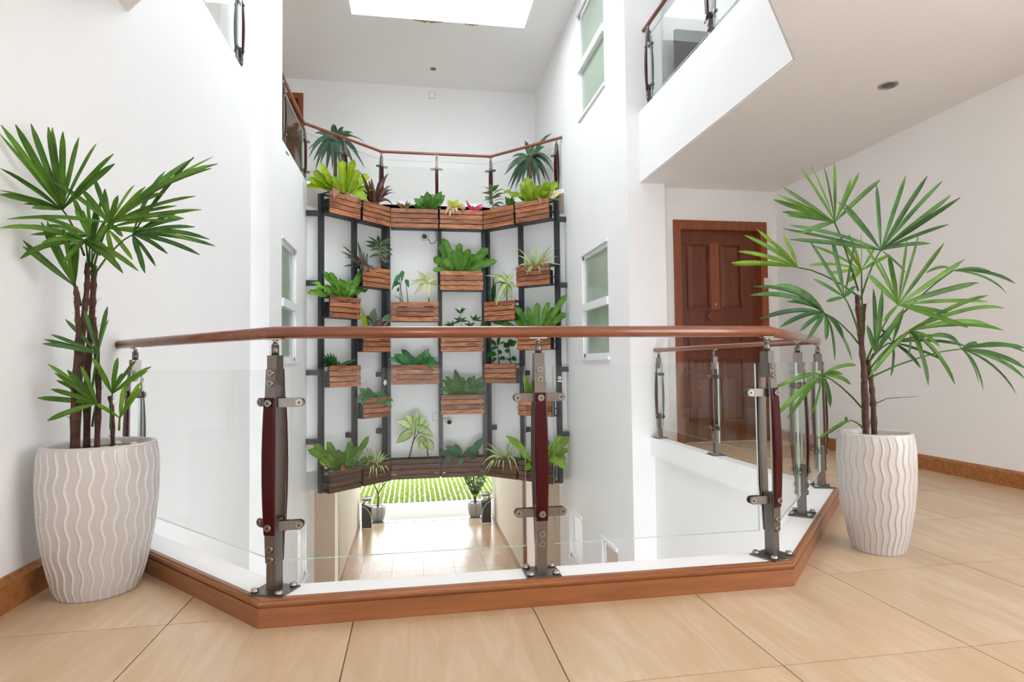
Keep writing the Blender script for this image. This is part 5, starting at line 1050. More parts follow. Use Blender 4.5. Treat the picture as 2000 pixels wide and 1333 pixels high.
PALM_L = ([((-1.316,2.51,1.448),(-1.252,2.54,1.277),[((-1.379,2.263,1.674),0.0192,0.032),((-1.389,2.275,1.647),0.0167,0.049),((-1.385,2.348,1.709),0.0238,0.023),((-1.38,2.425,1.743),0.0212,0.001),((-1.319,2.418,1.732),0.0228,0.027),((-1.334,2.471,1.749),0.0214,-0.006),((-1.26,2.399,1.71),0.0208,0.011),((-1.3,2.585,1.757),0.0228,0.023),((-1.15,2.405,1.673),0.0229,0.04),((-1.109,2.443,1.65),0.0194,0.046),((-1.108,2.449,1.614),0.0233,0.052),((-1.387,2.276,1.528),0.0181,0.058),((-1.377,2.315,1.518),0.0187,0.026),((-1.383,2.272,1.45),0.0208,0.031),((-1.376,2.261,1.434),0.0233,0.05),((-1.377,2.388,1.435),0.0177,0.05),((-1.339,2.366,1.415),0.0231,0.03)]),((-1.174,2.56,1.411),(-1.231,2.54,1.233),[((-1.318,2.456,1.538),0.0173,0.098),((-1.226,2.548,1.585),0.0178,0.044),((-1.132,2.433,1.513),0.0227,0.046),((-1.123,2.512,1.51),0.0187,0.051),((-1.253,2.523,1.528),0.0212,0.101),((-0.892,2.633,1.709),0.0201,0.043),((-0.744,2.455,1.632),0.0181,0.102),((-0.777,2.483,1.621),0.0193,0.11),((-0.845,2.52,1.519),0.0164,0.082),((-0.957,2.635,1.507),0.0172,0.069),((-0.836,2.472,1.449),0.0169,0.043),((-0.884,2.501,1.425),0.018,0.107),((-1.382,2.308,1.36),0.019,0.076),((-1.378,2.377,1.38),0.0197,0.083),((-1.151,2.42,1.307),0.0194,0.07),((-1.11,2.525,1.352),0.0175,0.061)]),((-1.116,2.62,1.38),(-1.217,2.54,1.203),[((-0.779,2.474,1.338),0.0177,0.108),((-0.827,2.698,1.355),0.017,0.111),((-0.864,2.627,1.304),0.0183,0.114),((-0.947,2.69,1.469),0.0184,0.103),((-0.946,2.521,1.287),0.0166,0.119),((-1.014,2.582,1.247),0.0145,0.074),((-1.028,2.522,1.21),0.0205,0.088),((-0.954,2.627,1.473),0.0181,0.092),((-0.865,2.572,1.407),0.0164,0.096),((-1.088,2.605,1.292),0.0163,0.096),((-0.953,2.506,1.61),0.0146,0.11),((-0.874,2.582,1.697),0.0164,0.086)]),((-1.203,2.44,1.314),(-1.238,2.54,1.248),[((-1.385,2.279,1.323),0.0187,0.16),((-1.388,2.384,1.35),0.0197,0.153),((-1.282,2.317,1.274),0.0206,0.19),((-1.383,2.384,1.236),0.0222,0.192),((-1.219,2.378,1.287),0.019,0.138),((-1.145,2.435,1.26),0.0187,0.186),((-1.228,2.316,1.339),0.0187,0.15),((-1.049,2.391,1.19),0.0221,0.186),((-0.999,2.395,1.199),0.0183,0.15),((-1.103,2.393,1.282),0.0193,0.154)]),((-1.263,2.5,1.153),(-1.262,2.54,1.083),[((-1.35,2.443,1.383),0.0213,-0.021),((-1.325,2.433,1.385),0.0192,-0.05),((-1.233,2.359,1.37),0.0249,0.019),((-1.288,2.511,1.382),0.0255,0.015),((-1.254,2.474,1.367),0.0239,0.009),((-1.239,2.474,1.309),0.0221,-0.03),((-1.385,2.402,1.306),0.0185,-0.009),((-1.374,2.381,1.281),0.0184,0.013)]),((-1.227,2.66,1.41),(-1.221,2.54,1.218),[((-0.973,2.559,1.54),0.0192,0.123),((-1.059,2.596,1.572),0.0171,0.061),((-0.792,2.551,1.69),0.0147,0.081),((-1.117,2.634,1.588),0.0168,0.089),((-0.943,2.52,1.416),0.0173,0.084),((-1.069,2.7,1.39),0.0188,0.093),((-0.831,2.545,1.472),0.0158,0.074),((-1.13,2.654,1.284),0.0186,0.072),((-1.144,2.543,1.25),0.0192,0.116),((-0.888,2.608,1.359),0.0137,0.104)]),((-1.208,2.49,1.343),(-1.234,2.54,1.233),[((-1.252,2.362,1.301),0.014,0.089),((-1.379,2.478,1.408),0.0162,0.103),((-1.346,2.376,1.322),0.0137,0.074),((-1.392,2.55,1.396),0.0144,0.075),((-1.223,2.344,1.215),0.0188,0.076),((-1.262,2.49,1.444),0.0156,0.092),((-1.126,2.444,1.248),0.0176,0.111),((-1.247,2.512,1.45),0.0148,0.093)]),((-1.273,2.64,1.338),(-1.224,2.54,1.203),[((-1.341,2.63,1.532),0.0197,0.04),((-1.303,2.659,1.549),0.0164,0.002),((-1.211,2.59,1.533),0.02,0.045),((-1.256,2.659,1.456),0.0214,0.034),((-1.233,2.581,1.476),0.0184,0.025),((-1.183,2.608,1.477),0.0188,0.039)]),((-1.171,2.48,0.896),(-1.218,2.54,0.757),[((-1.297,2.416,0.966),0.0136,0.038),((-1.337,2.449,0.95),0.0126,0.03),((-1.328,2.422,0.933),0.017,0.066),((-1.294,2.5,1.028),0.017,0.055),((-1.204,2.448,1.06),0.0147,0.009),((-1.117,2.43,1.07),0.0158,0.062),((-1.081,2.363,1.018),0.0158,0.051)]),((-1.172,2.48,0.709),(-1.216,2.54,0.618),[((-1.274,2.4,0.827),0.015,0.061),((-1.387,2.506,0.733),0.0193,0.023),((-1.337,2.475,0.859),0.015,0.082),((-1.337,2.531,0.797),0.0145,0.079),((-1.334,2.471,0.649),0.0197,0.067),((-1.247,2.426,0.836),0.0204,0.061),((-1.171,2.362,0.85),0.0146,0.074),((-1.328,2.478,0.766),0.0189,0.027)]),((-1.156,2.56,0.741),(-1.152,2.54,0.608),[((-1.025,2.45,0.869),0.0213,0.024),((-1.028,2.588,0.845),0.0189,0.078),((-1.018,2.531,0.829),0.0163,0.037),((-1.129,2.541,0.882),0.0201,0.048),((-1.192,2.511,0.861),0.0177,0.045),((-1.125,2.573,0.822),0.0157,0.055),((-1.159,2.414,0.881),0.0179,0.072)]),((-1.136,2.58,0.645),(-1.121,2.54,0.6),[((-1.055,2.564,0.787),0.0159,0.053),((-1.045,2.552,0.769),0.015,0.034),((-1.083,2.487,0.772),0.017,0.01),((-1.142,2.645,0.79),0.0162,0.064),((-1.195,2.507,0.711),0.0146,0.05)])],[[(-1.275,2.54,0.568),(-1.262,2.54,0.832),(-1.249,2.54,1.054),(-1.24,2.54,1.165),(-1.241,2.54,1.248),0.0115],[(-1.263,2.59,0.562),(-1.26,2.59,0.831),(-1.246,2.59,1.058),(-1.242,2.59,1.172),(-1.241,2.59,1.248),0.0125],[(-1.26,2.49,0.574),(-1.256,2.49,0.76),(-1.243,2.49,0.977),(-1.251,2.49,1.093),(-1.255,2.49,1.151),0.01],[(-1.208,2.56,0.564),(-1.204,2.56,0.756),(-1.216,2.56,0.943),(-1.226,2.56,1.04),0.0105],[(-1.159,2.58,0.567),(-1.164,2.58,0.68),(-1.175,2.58,0.732),0.008]])
PALM_R = ([((1.864,2.38,1.456),(1.972,2.38,1.148),[((1.638,2.29,1.66),0.0205,0.056),((1.699,2.309,1.688),0.0205,0.065),((1.824,2.385,1.704),0.0187,0.066),((1.852,2.356,1.72),0.0216,0.008),((1.902,2.315,1.637),0.0172,0.038),((1.987,2.368,1.683),0.0156,0.015),((2.072,2.345,1.646),0.0217,0.054),((1.603,2.434,1.564),0.0209,0.01),((1.556,2.291,1.576),0.0164,0.0),((1.549,2.321,1.552),0.0169,0.015),((1.508,2.233,1.454),0.0214,0.02),((1.582,2.306,1.459),0.0192,0.047),((1.682,2.357,1.398),0.0219,0.048)]),((2.058,2.34,1.326),(1.981,2.38,1.109),[((1.767,2.195,1.486),0.0204,0.021),((1.87,2.362,1.544),0.0158,0.01),((2.047,2.34,1.621),0.0166,0.042),((2.272,2.419,1.694),0.019,0.024),((2.27,2.3,1.656),0.0199,0.034),((2.416,2.369,1.659),0.0178,0.049),((2.43,2.341,1.586),0.021,0.002),((2.437,2.3,1.565),0.0201,0.001),((2.292,2.224,1.421),0.017,0.04),((1.636,2.419,1.43),0.015,0.013),((1.516,2.197,1.39),0.016,0.053),((1.565,2.271,1.349),0.0207,0.024),((2.136,2.293,1.219),0.0181,0.054),((2.374,2.403,1.375),0.0195,0.056)]),((2.099,2.3,1.078),(2.003,2.38,0.839),[((1.885,2.172,1.264),0.0174,0.066),((2.118,2.365,1.313),0.0197,0.043),((2.025,2.163,1.337),0.0197,0.065),((2.207,2.293,1.387),0.0195,0.022),((2.326,2.282,1.354),0.0177,0.01),((2.415,2.27,1.28),0.0246,0.011),((2.517,2.302,1.182),0.0245,0.037),((2.579,2.315,1.096),0.0189,0.042),((2.319,2.178,0.971),0.0206,0.03),((2.431,2.371,1.047),0.024,0.002),((1.892,2.231,1.202),0.0234,0.009),((1.893,2.263,1.355),0.0243,0.044),((1.919,2.184,0.999),0.0179,0.03)]),((1.861,2.33,1.113),(1.974,2.38,0.936),[((1.692,2.316,1.352),0.0201,0.031),((1.813,2.337,1.373),0.0211,0.07),((1.796,2.184,1.318),0.0176,0.044),((1.686,2.293,1.186),0.0178,0.03),((1.73,2.275,1.087),0.0156,0.036),((1.856,2.252,1.15),0.0209,0.054),((1.695,2.26,1.277),0.0169,0.016)]),((1.72,2.44,1.26),(1.965,2.38,1.129),[((1.408,2.406,1.321),0.0186,0.071),((1.408,2.462,1.279),0.0186,0.064),((1.4,2.339,1.378),0.0179,0.063),((1.538,2.462,1.432),0.0181,0.03),((1.604,2.372,1.39),0.0185,0.058),((1.424,2.473,1.271),0.0196,0.055),((1.532,2.357,1.366),0.0139,0.048)]),((1.787,2.36,1.044),(1.978,2.38,0.897),[((1.454,2.33,1.018),0.0201,0.142),((1.534,2.309,0.98),0.0199,0.166),((1.408,2.314,1.117),0.0199,0.162),((1.419,2.307,1.153),0.0179,0.169),((1.458,2.231,1.148),0.0202,0.178),((1.608,2.287,0.961),0.019,0.147),((1.683,2.343,0.926),0.0212,0.176),((1.791,2.364,0.926),0.0202,0.16),((1.744,2.253,0.836),0.0167,0.165),((1.901,2.347,0.835),0.02,0.139),((1.801,2.27,0.932),0.0208,0.155),((1.583,2.325,1.092),0.0157,0.121)]),((2.172,2.32,0.965),(2.012,2.38,0.791),[((2.512,2.259,0.99),0.021,0.135),((2.624,2.29,0.963),0.0208,0.123),((2.512,2.255,1.118),0.0179,0.124),((2.736,2.379,1.073),0.0186,0.133),((2.136,2.299,0.847),0.0166,0.153),((2.245,2.339,0.856),0.0207,0.161),((2.227,2.292,0.723),0.0228,0.12),((2.407,2.335,0.723),0.0183,0.149),((2.363,2.312,0.763),0.0223,0.146),((2.058,2.394,0.81),0.0207,0.127),((1.895,2.243,0.767),0.0187,0.161),((2.248,2.247,0.891),0.0222,0.149)]),((2.516,2.4,0.884),(2.022,2.38,0.762),[((2.722,2.28,0.884),0.0188,0.136),((2.932,2.457,0.867),0.0185,0.149),((2.69,2.257,0.793),0.0209,0.153),((2.886,2.424,0.738),0.0204,0.11),((2.798,2.393,0.669),0.0183,0.153),((2.686,2.457,0.684),0.0187,0.172),((2.548,2.35,0.725),0.0175,0.126),((2.641,2.433,0.909),0.0209,0.137),((2.207,2.256,0.939),0.0206,0.152)]),((1.717,2.3,0.778),(1.984,2.38,0.61),[((1.471,2.268,0.609),0.021,0.125),((1.56,2.314,0.594),0.0167,0.159),((1.436,2.231,0.722),0.0165,0.123),((1.699,2.36,0.581),0.0187,0.121),((1.725,2.263,0.643),0.0197,0.148),((1.917,2.378,0.73),0.0181,0.109),((1.709,2.16,0.78),0.0197,0.107),((1.913,2.337,0.816),0.0157,0.159),((1.55,2.263,0.758),0.0186,0.123)]),((2.031,2.36,0.867),(2.007,2.38,0.801),[((2.094,2.267,1.056),0.0227,0.022),((2.083,2.421,1.164),0.0239,-0.009),((1.929,2.285,0.987),0.0206,-0.009),((2.107,2.355,0.992),0.0216,-0.005),((1.978,2.251,1.132),0.0226,-0.027)]),((2.058,2.46,1.254),(1.987,2.38,0.974),[((1.922,2.43,1.39),0.0166,0.084),((1.947,2.398,1.409),0.0172,0.021),((1.964,2.345,1.407),0.0165,0.06),((2.107,2.427,1.364),0.0177,0.054),((1.713,2.324,1.335),0.0162,0.047),((1.842,2.404,1.227),0.0151,0.041),((1.699,2.337,1.253),0.0143,0.079),((2.186,2.429,1.326),0.0165,0.04),((1.891,2.345,1.181),0.0194,0.03)]),((2.182,2.43,0.917),(2.008,2.38,0.82),[((2.36,2.363,1.031),0.0172,0.105),((2.543,2.457,0.936),0.0148,0.111),((2.32,2.31,0.835),0.0143,0.086),((2.275,2.379,0.797),0.0187,0.116),((2.17,2.436,0.759),0.0183,0.139),((2.027,2.35,0.991),0.0181,0.073),((2.451,2.305,0.892),0.0152,0.115),((2.178,2.358,1.069),0.0182,0.079)]),((1.859,2.34,0.569),(1.981,2.38,0.524),[((1.726,2.303,0.522),0.016,0.06),((1.841,2.322,0.595),0.0135,0.061),((1.743,2.25,0.565),0.0116,0.058),((1.731,2.359,0.497),0.0118,0.054)]),((2.518,2.43,1.255),(2.05,2.38,0.916),[((2.765,2.348,1.186),0.0151,0.151),((2.879,2.489,1.158),0.0136,0.112),((2.288,2.344,1.229),0.0139,0.156),((2.766,2.45,1.246),0.0117,0.139)])],[[(1.985,2.38,0.495),(1.99,2.38,0.629),(1.986,2.38,0.801),(1.975,2.38,0.955),(1.965,2.38,1.129),0.0135],[(2.053,2.41,0.49),(2.053,2.41,0.625),(2.048,2.41,0.722),(2.034,2.41,0.839),0.0125],[(2.029,2.44,0.487),(2.027,2.44,0.653),(2.032,2.44,0.898),(2.052,2.44,1.096),0.008],[(2.037,2.38,0.642),(2.1,2.38,0.665),(2.257,2.38,0.67),0.0022]])
# ================================================================== RAILINGS
PROTO = {}


def build_post(parent, arms):
    """one steel baluster, z = 0 at the kerb top; x runs along the rail, -y faces the landing. arms: which sides carry glass"""
    post = mesh_obj('post', BM((-.0185, .0185, -.0185, .0185, .006, .242)), 'steel', parent)
    mesh_obj('upper_tube', BM((-.0185, .0185, -.0185, .0185, .688, .788)), 'steel', post)
    mesh_obj('base_plate', BM((-.062, .062, -.055, .055, 0, .006)), 'steel', post)
    bm = bmesh.new()
    cyl(bm, (0, 0, 0), (0, 0, .011), .0125, .0125, 14)
    cyl(bm, (0, 0, .011), (0, 0, .014), .0125, .009, 14)
    b0 = None
    for sx in (-1, 1):
        for sy in (-1, 1):
            if b0 is None:
                b0 = mesh_obj('anchor_bolt', bm, 'steel_bright', post)
            else:
                b = bpy.data.objects.new('anchor_bolt', b0.data)
                COL.objects.link(b)
                b.parent = post
                b0, b1 = b0, b
            (b0 if (sx, sy) == (-1, -1) else b).location = (sx * .046, sy * .039, .006)
    # two tapered flat bars with a bowed lacquered strip on each
    N = 10
    pm = sm = None
    for s in (-1, 1):
        bm = bmesh.new()
        rows = []
        for i in range(N + 1):
            u = i / N
            z = .098 + u * .644
            hw = .0185 + .0045 * math.sin(math.pi * u)
            y = .0195 + .006 * math.sin(math.pi * u)
            rows.append([bm.verts.new(p) for p in ((-hw, s * y, z), (hw, s * y, z), (hw, s * (y + .005), z), (-hw, s * (y + .005), z))])
        for A, B in zip(rows, rows[1:]):
            for k in range(4):
                bm.faces.new((A[k], A[(k + 1) % 4], B[(k + 1) % 4], B[k]))
        bm.faces.new(rows[0][::-1])
        bm.faces.new(rows[-1])
        bmesh.ops.recalc_face_normals(bm, faces=bm.faces)
        mesh_obj('side_bar', bm, 'steel', post)
        bm = bmesh.new()
        rows = []
        for i in range(N + 1):
            u = i / N
            z = .191 + u * .455
            v = (z - .098) / .644
            hw = .0185 + .0055 * math.sin(math.pi * v)
            y = .0248 + .006 * math.sin(math.pi * v)
            t = .004 + .007 * math.sin(math.pi * u) ** .8
            rows.append([bm.verts.new(p) for p in ((-hw, s * y, z), (hw, s * y, z), (hw, s * (y + t * .7), z), (hw * .8, s * (y + t), z), (-hw * .8, s * (y + t), z), (-hw, s * (y + t * .7), z))])
        for A, B in zip(rows, rows[1:]):
            for k in range(6):
                bm.faces.new((A[k], A[(k + 1) % 6], B[(k + 1) % 6], B[k]))
        bm.faces.new(rows[0][::-1])
        bm.faces.new(rows[-1])
        bmesh.ops.recalc_face_normals(bm, faces=bm.faces)
        mesh_obj('lacquered_strip', bm, 'burgundy_lacquer', post)
        for z, y in ((.729, .0245), (.694, .0262), (.628, .0362), (.217, .0362), (.145, .0262), (.110, .0245)):
            bm = bmesh.new()
            y1 = s * (y + .006)
            cyl(bm, (0, s * (y - .004), z), (0, y1, z), .0130, .0115, 16)
            cyl(bm, (0, y1, z), (0, y1 + s * .0006, z), .004, .004, 8, 1)
            mesh_obj('cap_screw', bm, ['steel_mid', 'black_steel'], post)
    # clamp arms to the glass
    for sx, ang in arms:
        M = Matrix.Rotation(ang, 4, 'Z')
        for z in (.628, .217):
            bm = bmesh.new()
            x1, hh = sx * .080, .0150
            for yy in (-.012, .007):
                prof_ = [(sx * .006, -hh), (x1, -hh)] + [(x1 + sx * .0150 * math.sin(a), -hh * math.cos(a)) for a in [math.pi * k / 8 for k in range(1, 8)]] + [(x1, hh), (sx * .006, hh)]
                F = [bm.verts.new((p[0], yy, z + p[1])) for p in prof_]
                K = [bm.verts.new((p[0], yy + .005, z + p[1])) for p in prof_]
                bm.faces.new(F)
                bm.faces.new(K[::-1])
                for k in range(len(F)):
                    bm.faces.new((F[k], K[k], K[(k + 1) % len(F)], F[(k + 1) % len(F)]))
            bmesh.ops.recalc_face_normals(bm, faces=bm.faces)
            bmesh.ops.transform(bm, matrix=M, verts=bm.verts)
            arm = mesh_obj('clamp_arm', bm, 'steel', post)
            for s2 in (-1, 1):
                bm = bmesh.new()
                cyl(bm, (x1, s2 * .010, z), (x1, s2 * .0155, z), .0125, .0115, 14)
                cyl(bm, (x1, s2 * .0155, z), (x1, s2 * .0162, z), .0045, .0045, 8, 1)
                bmesh.ops.transform(bm, matrix=M, verts=bm.verts)
                mesh_obj('clamp_screw', bm, ['steel_mid', 'black_steel'], post)
    # slotted pin and saddle under the handrail
    bm = bmesh.new()
    cyl(bm, (0, 0, .788), (0, 0, .822), .0125, .0125, 14)
    cyl(bm, (0, 0, .822), (0, 0, .832), .0125, .006, 14)
    mesh_obj('rail_pin', bm, 'steel', post)
    bm = bmesh.new()
    cyl(bm, (0, 0, .830), (0, 0, .840), .006, .010, 12)
    bx(bm, -.032, .032, -.011, .011, .840, .8455)
    mesh_obj('rail_saddle', bm, 'steel_bright', post)
    return post


def post_at(parent, x, y, z, rz, arms=((-1, 0.0), (1, 0.0))):
    key = tuple((a, round(b, 3)) for a, b in arms)
    if key not in PROTO:
        p = build_post(parent, arms)
        PROTO[key] = p
    else:
        p = copy_part(PROTO[key], parent)
    p.parent = parent
    p.location = (x, y, z)
    p.rotation_euler = (0, 0, rz)
    return p


def glass_panel(parent, a, b, z0, z1, gap_a=.062, gap_b=.062, th=.010):
    a, b = Vector(a), Vector(b)
    d = b - a
    L = d.length
    bm = bmesh.new()
    fs = bx(bm, gap_a, L - gap_b, -th / 2, th / 2, z0, z1)
    for k in (0, 1, 3, 5):
        fs[k].material_index = 1
    o = mesh_obj('glass_panel', bm, ['glass', 'glass_edge'], parent)
    o.location = (a.x, a.y, 0)
    o.rotation_euler = (0, 0, math.atan2(d.y, d.x))
    return o


def handrail(parent, pts, z, r=.0212):
    bm = bmesh.new()
    tube(bm, [(p[0], p[1], z) for p in pts], r, 16)
    return mesh_obj('handrail', bm, 'wood_rail', parent)


def ang(a, b):
    return math.atan2(b[1] - a[1], b[0] - a[0])


def railing(t, pts, z0, end0=None, end1=None, posts=None, end_arm=True):
    """pts: post centres in order along the rail (landing on the right hand of the direction of travel)"""
    n = len(pts)
    for i, p in enumerate(pts):
        if posts and not posts[i]:
            continue
        aa = ang(pts[i - 1], p) if i else ang(p, pts[1])
        ab = ang(p, pts[i + 1]) if i < n - 1 else aa
        rz = (aa + ab) / 2
        arms = []
        if i:
            arms.append((-1, aa - rz))
        if i < n - 1:
            arms.append((1, ab - rz))
        post_at(t, p[0], p[1], z0, rz, tuple(arms))
    for a, b in zip(pts, pts[1:]):
        glass_panel(t, a, b, z0 + .100, z0 + .740, .052, .052)
    path = ([end0] if end0 else []) + list(pts) + ([end1] if end1 else [])
    handrail(t, path, z0 + .8655)


FRONT = [(-1.275, 3.035), (-.46, 2.133), (.45, 2.128), (1.36, 2.135), (1.864, 2.668), (2.385, 3.225), (2.392, 4.48), (2.40, 5.60)]
t = thing('glass_railing', 'glass balustrade with red-brown handrail and steel posts in front of the camera', 'railing', (0, 0, 0))
railing(t, FRONT, .09, (XN, 3.20), (2.40, 5.68))
# etched maker's stamps in the corners of two panes
for (x, z) in ((.527, .787), (-.365, .235)):
    gp = [o for o in t.children if o.name.startswith('glass_panel')][2 if x > 0 else 1]
    bm = bmesh.new()
    n = 20
    for k in range(n):
        a, b = 2 * math.pi * k / n, 2 * math.pi * (k + 1) / n
        bm.faces.new([bm.verts.new((rr * math.cos(q), 0, rr * math.sin(q))) for rr, q in ((.0062, a), (.0062, b), (.0045, b), (.0045, a))])
    for q0, q1, zz in ((-.004, .004, -.0005), (-.008, .008, -.012)):
        h = .0012 if zz > -.01 else .002
        bm.faces.new([bm.verts.new(p) for p in ((q0, 0, zz - h), (q1, 0, zz - h), (q1, 0, zz + h), (q0, 0, zz + h))])
    st = mesh_obj('etched_stamp', bm, 'rope_white', gp)
    st.location = (x - gp.location.x, -.0056, z)

t = thing('glass_railing', 'upper glass balustrade on the white balcony above the brown door', 'railing')
railing(t, [(1.30, 2.06), (2.33, 3.13), (2.345, 4.32), (2.345, 5.56)], 3.36, (-.4, 2.06), (2.345, 5.68))
t = thing('glass_railing', 'short upper glass balustrade on top of the left wall', 'railing')
railing(t, [(XN - .06, 5.44), (XN - .06, 4.2), (XN - .06, 3.3)][::-1], 3.38, None, (XN - .06, 5.52))
t = thing('glass_railing', 'upper glass balustrade following the bay behind the top planters', 'railing')
railing(t, [(-1.425, 6.95), (-1.425, 8.23), (-.95, 8.70), (-.455, 9.195), (.380, 9.195), (1.222, 9.195), (2.07, 8.33)][::-1][::-1], 3.225, (-1.425, 6.69), (2.14, 8.26))

# ================================================================== PLANTER WALL
BOXW = {'L1': ((-1.05, 7.998), (-.695, 8.353)), 'L2': ((-.66, 8.388), (-.312, 8.736)), 'C1': ((-.308, 8.77), (.376, 8.77)),
        'C2': ((.404, 8.77), (1.033, 8.77)), 'R2': ((1.042, 8.766), (1.432, 8.376)), 'R1': ((1.460, 8.348), (1.852, 7.956))}
LEVA, LEVB = [3.12, 1.75, .84, -.52], [3.12, 2.21, 1.31, .39, -.52]
BH, BD = .285, .20
fr = thing('plant_rack', 'black steel frame of upright posts holding all the planters', 'rack', (.38, 8.8, 0))
pz0, pz1 = -.82, 3.12
for k, (side, p) in enumerate(FRAME_POSTS):
    rz = {'L': R(45), 'C': 0, 'R': R(-45)}[side]
    h = .030
    o = mesh_obj('upright', BM((-h, h, -h, h, pz0, pz1 if k in (0, 8) else 3.02)), 'black_steel', fr)
    o.location = (p[0] - .38, p[1] - 8.8, 0)
    o.rotation_euler = (0, 0, rz)
    if k == 3 or k == 5:
        continue
    for z in (2.86, 1.93, .75, -.15) if k in (0, 8) else (.70, -.13):
        if side == 'L' and k == 0:
            v = Vector((XL, p[1]))
        elif side == 'R' and k == 8:
            v = Vector((XR, p[1]))
        elif side == 'L':
            v = Vector((p[0] - .12, p[1] + .12))
        elif side == 'R':
            v = Vector((p[0] + .12, p[1] + .12))
        else:
            v = Vector((p[0], 9.16))
            z += .02
        d = v - Vector((p[0], p[1]))
        br = mesh_obj('wall_bracket', BM((.0, d.length, -.02, .02, -.035, .035)), 'black_steel', fr)
        br.location = (p[0] - .38, p[1] - 8.8, z)
        br.rotation_euler = (0, 0, math.atan2(d.y, d.x))

BOXDESC = BOX_LABELS
slat_cache, frame_cache = {}, {}
random.seed(21)


def planter(col, lev, z, dark):
    a, b = BOXW[col]
    w = math.hypot(b[0] - a[0], b[1] - a[1])
    rz = ang(a, b)
    lab = 'slatted wooden planter box holding the ' + BOXDESC['%s.%d' % (col, lev)]
    o = thing('planter_box', lab, 'planter', (a[0], a[1], z - BH), rz, 'wooden planter boxes on the black frame')
    if col not in frame_cache:
        s = .012
        bm = BM((0, s, .016, .03, 0, BH), (w - s, w, .016, .03, 0, BH), (0, s, BD - .02, BD, 0, BH), (w - s, w, BD - .02, BD, 0, BH),
                (0, w, .016, .03, 0, .016), (0, w, BD - .02, BD, 0, .016), (0, w, BD - .02, BD, BH - .02, BH),
                (0, s, .03, BD - .02, 0, .016), (w - s, w, .03, BD - .02, 0, .016), (0, s, .03, BD - .02, BH - .02, BH), (w - s, w, .03, BD - .02, BH - .02, BH),
                (0, s, .03, BD - .02, .10, .115), (w - s, w, .03, BD - .02, .10, .115))
        f = mesh_obj('box_frame', bm, 'black_steel', o)
        g = mesh_obj('floor_bar', BM((s, w - s, -.017, .017, .0, .012)), 'black_steel', o)
        m = mesh_obj('slat', BM((0, w, 0, .016, -.0308, .0308)), 'wood_slat', o)
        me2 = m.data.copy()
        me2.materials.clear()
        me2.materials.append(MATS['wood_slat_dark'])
        ln = mesh_obj('dark_filler', BM((w * .10, w * .90, .034, .185, .014, .215)), 'black_plastic', o)  # black filler standing in for the dark interior behind the slat gaps
        frame_cache[col] = (f.data, g.data, m.data, me2, ln.data)
        for q in (f, g, m, ln):
            bpy.data.objects.remove(q)
    fd, gd, sd, sd2, ld = frame_cache[col]

    def add(name, me, loc):
        c = bpy.data.objects.new(name, me)
        COL.objects.link(c)
        c.parent = o
        c.location = loc
        return c
    add('box_frame', fd, (0, 0, 0))
    add('dark_filler', ld, (0, 0, 0))
    for y in (.055, .10, .148):
        add('floor_bar', gd, (0, y, 0))
    for k in range(4):
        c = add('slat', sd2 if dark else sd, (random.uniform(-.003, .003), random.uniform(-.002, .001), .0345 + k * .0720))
        c.rotation_euler = (0, random.uniform(-.004, .004), 0)
    return o


for col in BOXW:
    lev = LEVB if col in ('L2', 'C2', 'R1') else LEVA
    for i, z in enumerate(lev):
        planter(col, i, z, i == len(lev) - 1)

# ================================================================== PLANTS
random.seed(8)
POT = None


def build_plant(P):
    global POT
    base = Vector(P['base'])
    loc = base.copy()
    if P['pot']:
        loc.z -= .24
    t = thing(P['name'], P['label'], P['cat'], loc, 0, 'plants growing in the wall planters' if P['pot'] else 'dracaenas behind the upper railing')
    if P['pot']:
        if POT is None:
            bm = bmesh.new()
            rg = lathe(bm, [(.050, 0), (.066, .16), (.072, .165), (.070, .215), (.062, .215), (.058, .19)], 16)
            bm.faces.new(rg[0][::-1])
            f = bm.faces.new(rg[-1])
            f.material_index = 1
            POT = mesh_obj('nursery_pot', bm, ['black_plastic', 'soil'], t)
        else:
            c = bpy.data.objects.new('nursery_pot', POT.data)
            COL.objects.link(c)
            c.parent = t
    for i, (b, tp, w, arch) in enumerate(P['leaves']):
        face = Vector((random.uniform(-.45, .45), -1, random.uniform(.1, .7))).normalized()
        me = leaf_mesh('leaf', Vector(b) - loc, Vector(tp) - loc, w, arch, P['shape'], P['fold'], P['ruffle'], face, 9 if P['ruffle'] else 7, i * 1.3)
        link_mesh('leaf', me, P['mat'], t, None, True)
    for i, (b, tp, w, arch, mt, sh) in enumerate(P['extra']):
        face = Vector((random.uniform(-.3, .3), -1, random.uniform(.1, .5))).normalized()
        me = leaf_mesh('leaf', Vector(b) - loc, Vector(tp) - loc, w, arch, sh, .25, .04, face, 7, i)
        link_mesh('leaf', me, mt, t, None, True)
    for a, b, r in P['stems']:
        bm = bmesh.new()
        cyl(bm, Vector(a) - loc, Vector(b) - loc, r, r * .75, 8)
        mesh_obj('stem', bm, P['mat'] if P['mat'] not in ('pale', 'pale_green', 'cordy') else 'bark', t)
    return t


for P in PLANTS:
    tp = build_plant(P)
    if not P['pot']:
        # a gallery dracaena: trunk in a plain white tub on the gallery floor
        h = P['base'][2] - FZ
        bm = bmesh.new()
        cyl(bm, (0, 0, -h + .3), (0, 0, .02), .028, .02, 10)
        mesh_obj('trunk', bm, 'bark', tp)
        bm = bmesh.new()
        rg = lathe(bm, [(.13, -h), (.17, -h + .33), (.155, -h + .33), (.15, -h + .29)], 24)
        bm.faces.new(rg[0][::-1])
        f = bm.faces.new(rg[-1])
        f.material_index = 1
        mesh_obj('tub', bm, ['ceramic_white', 'soil'], tp)

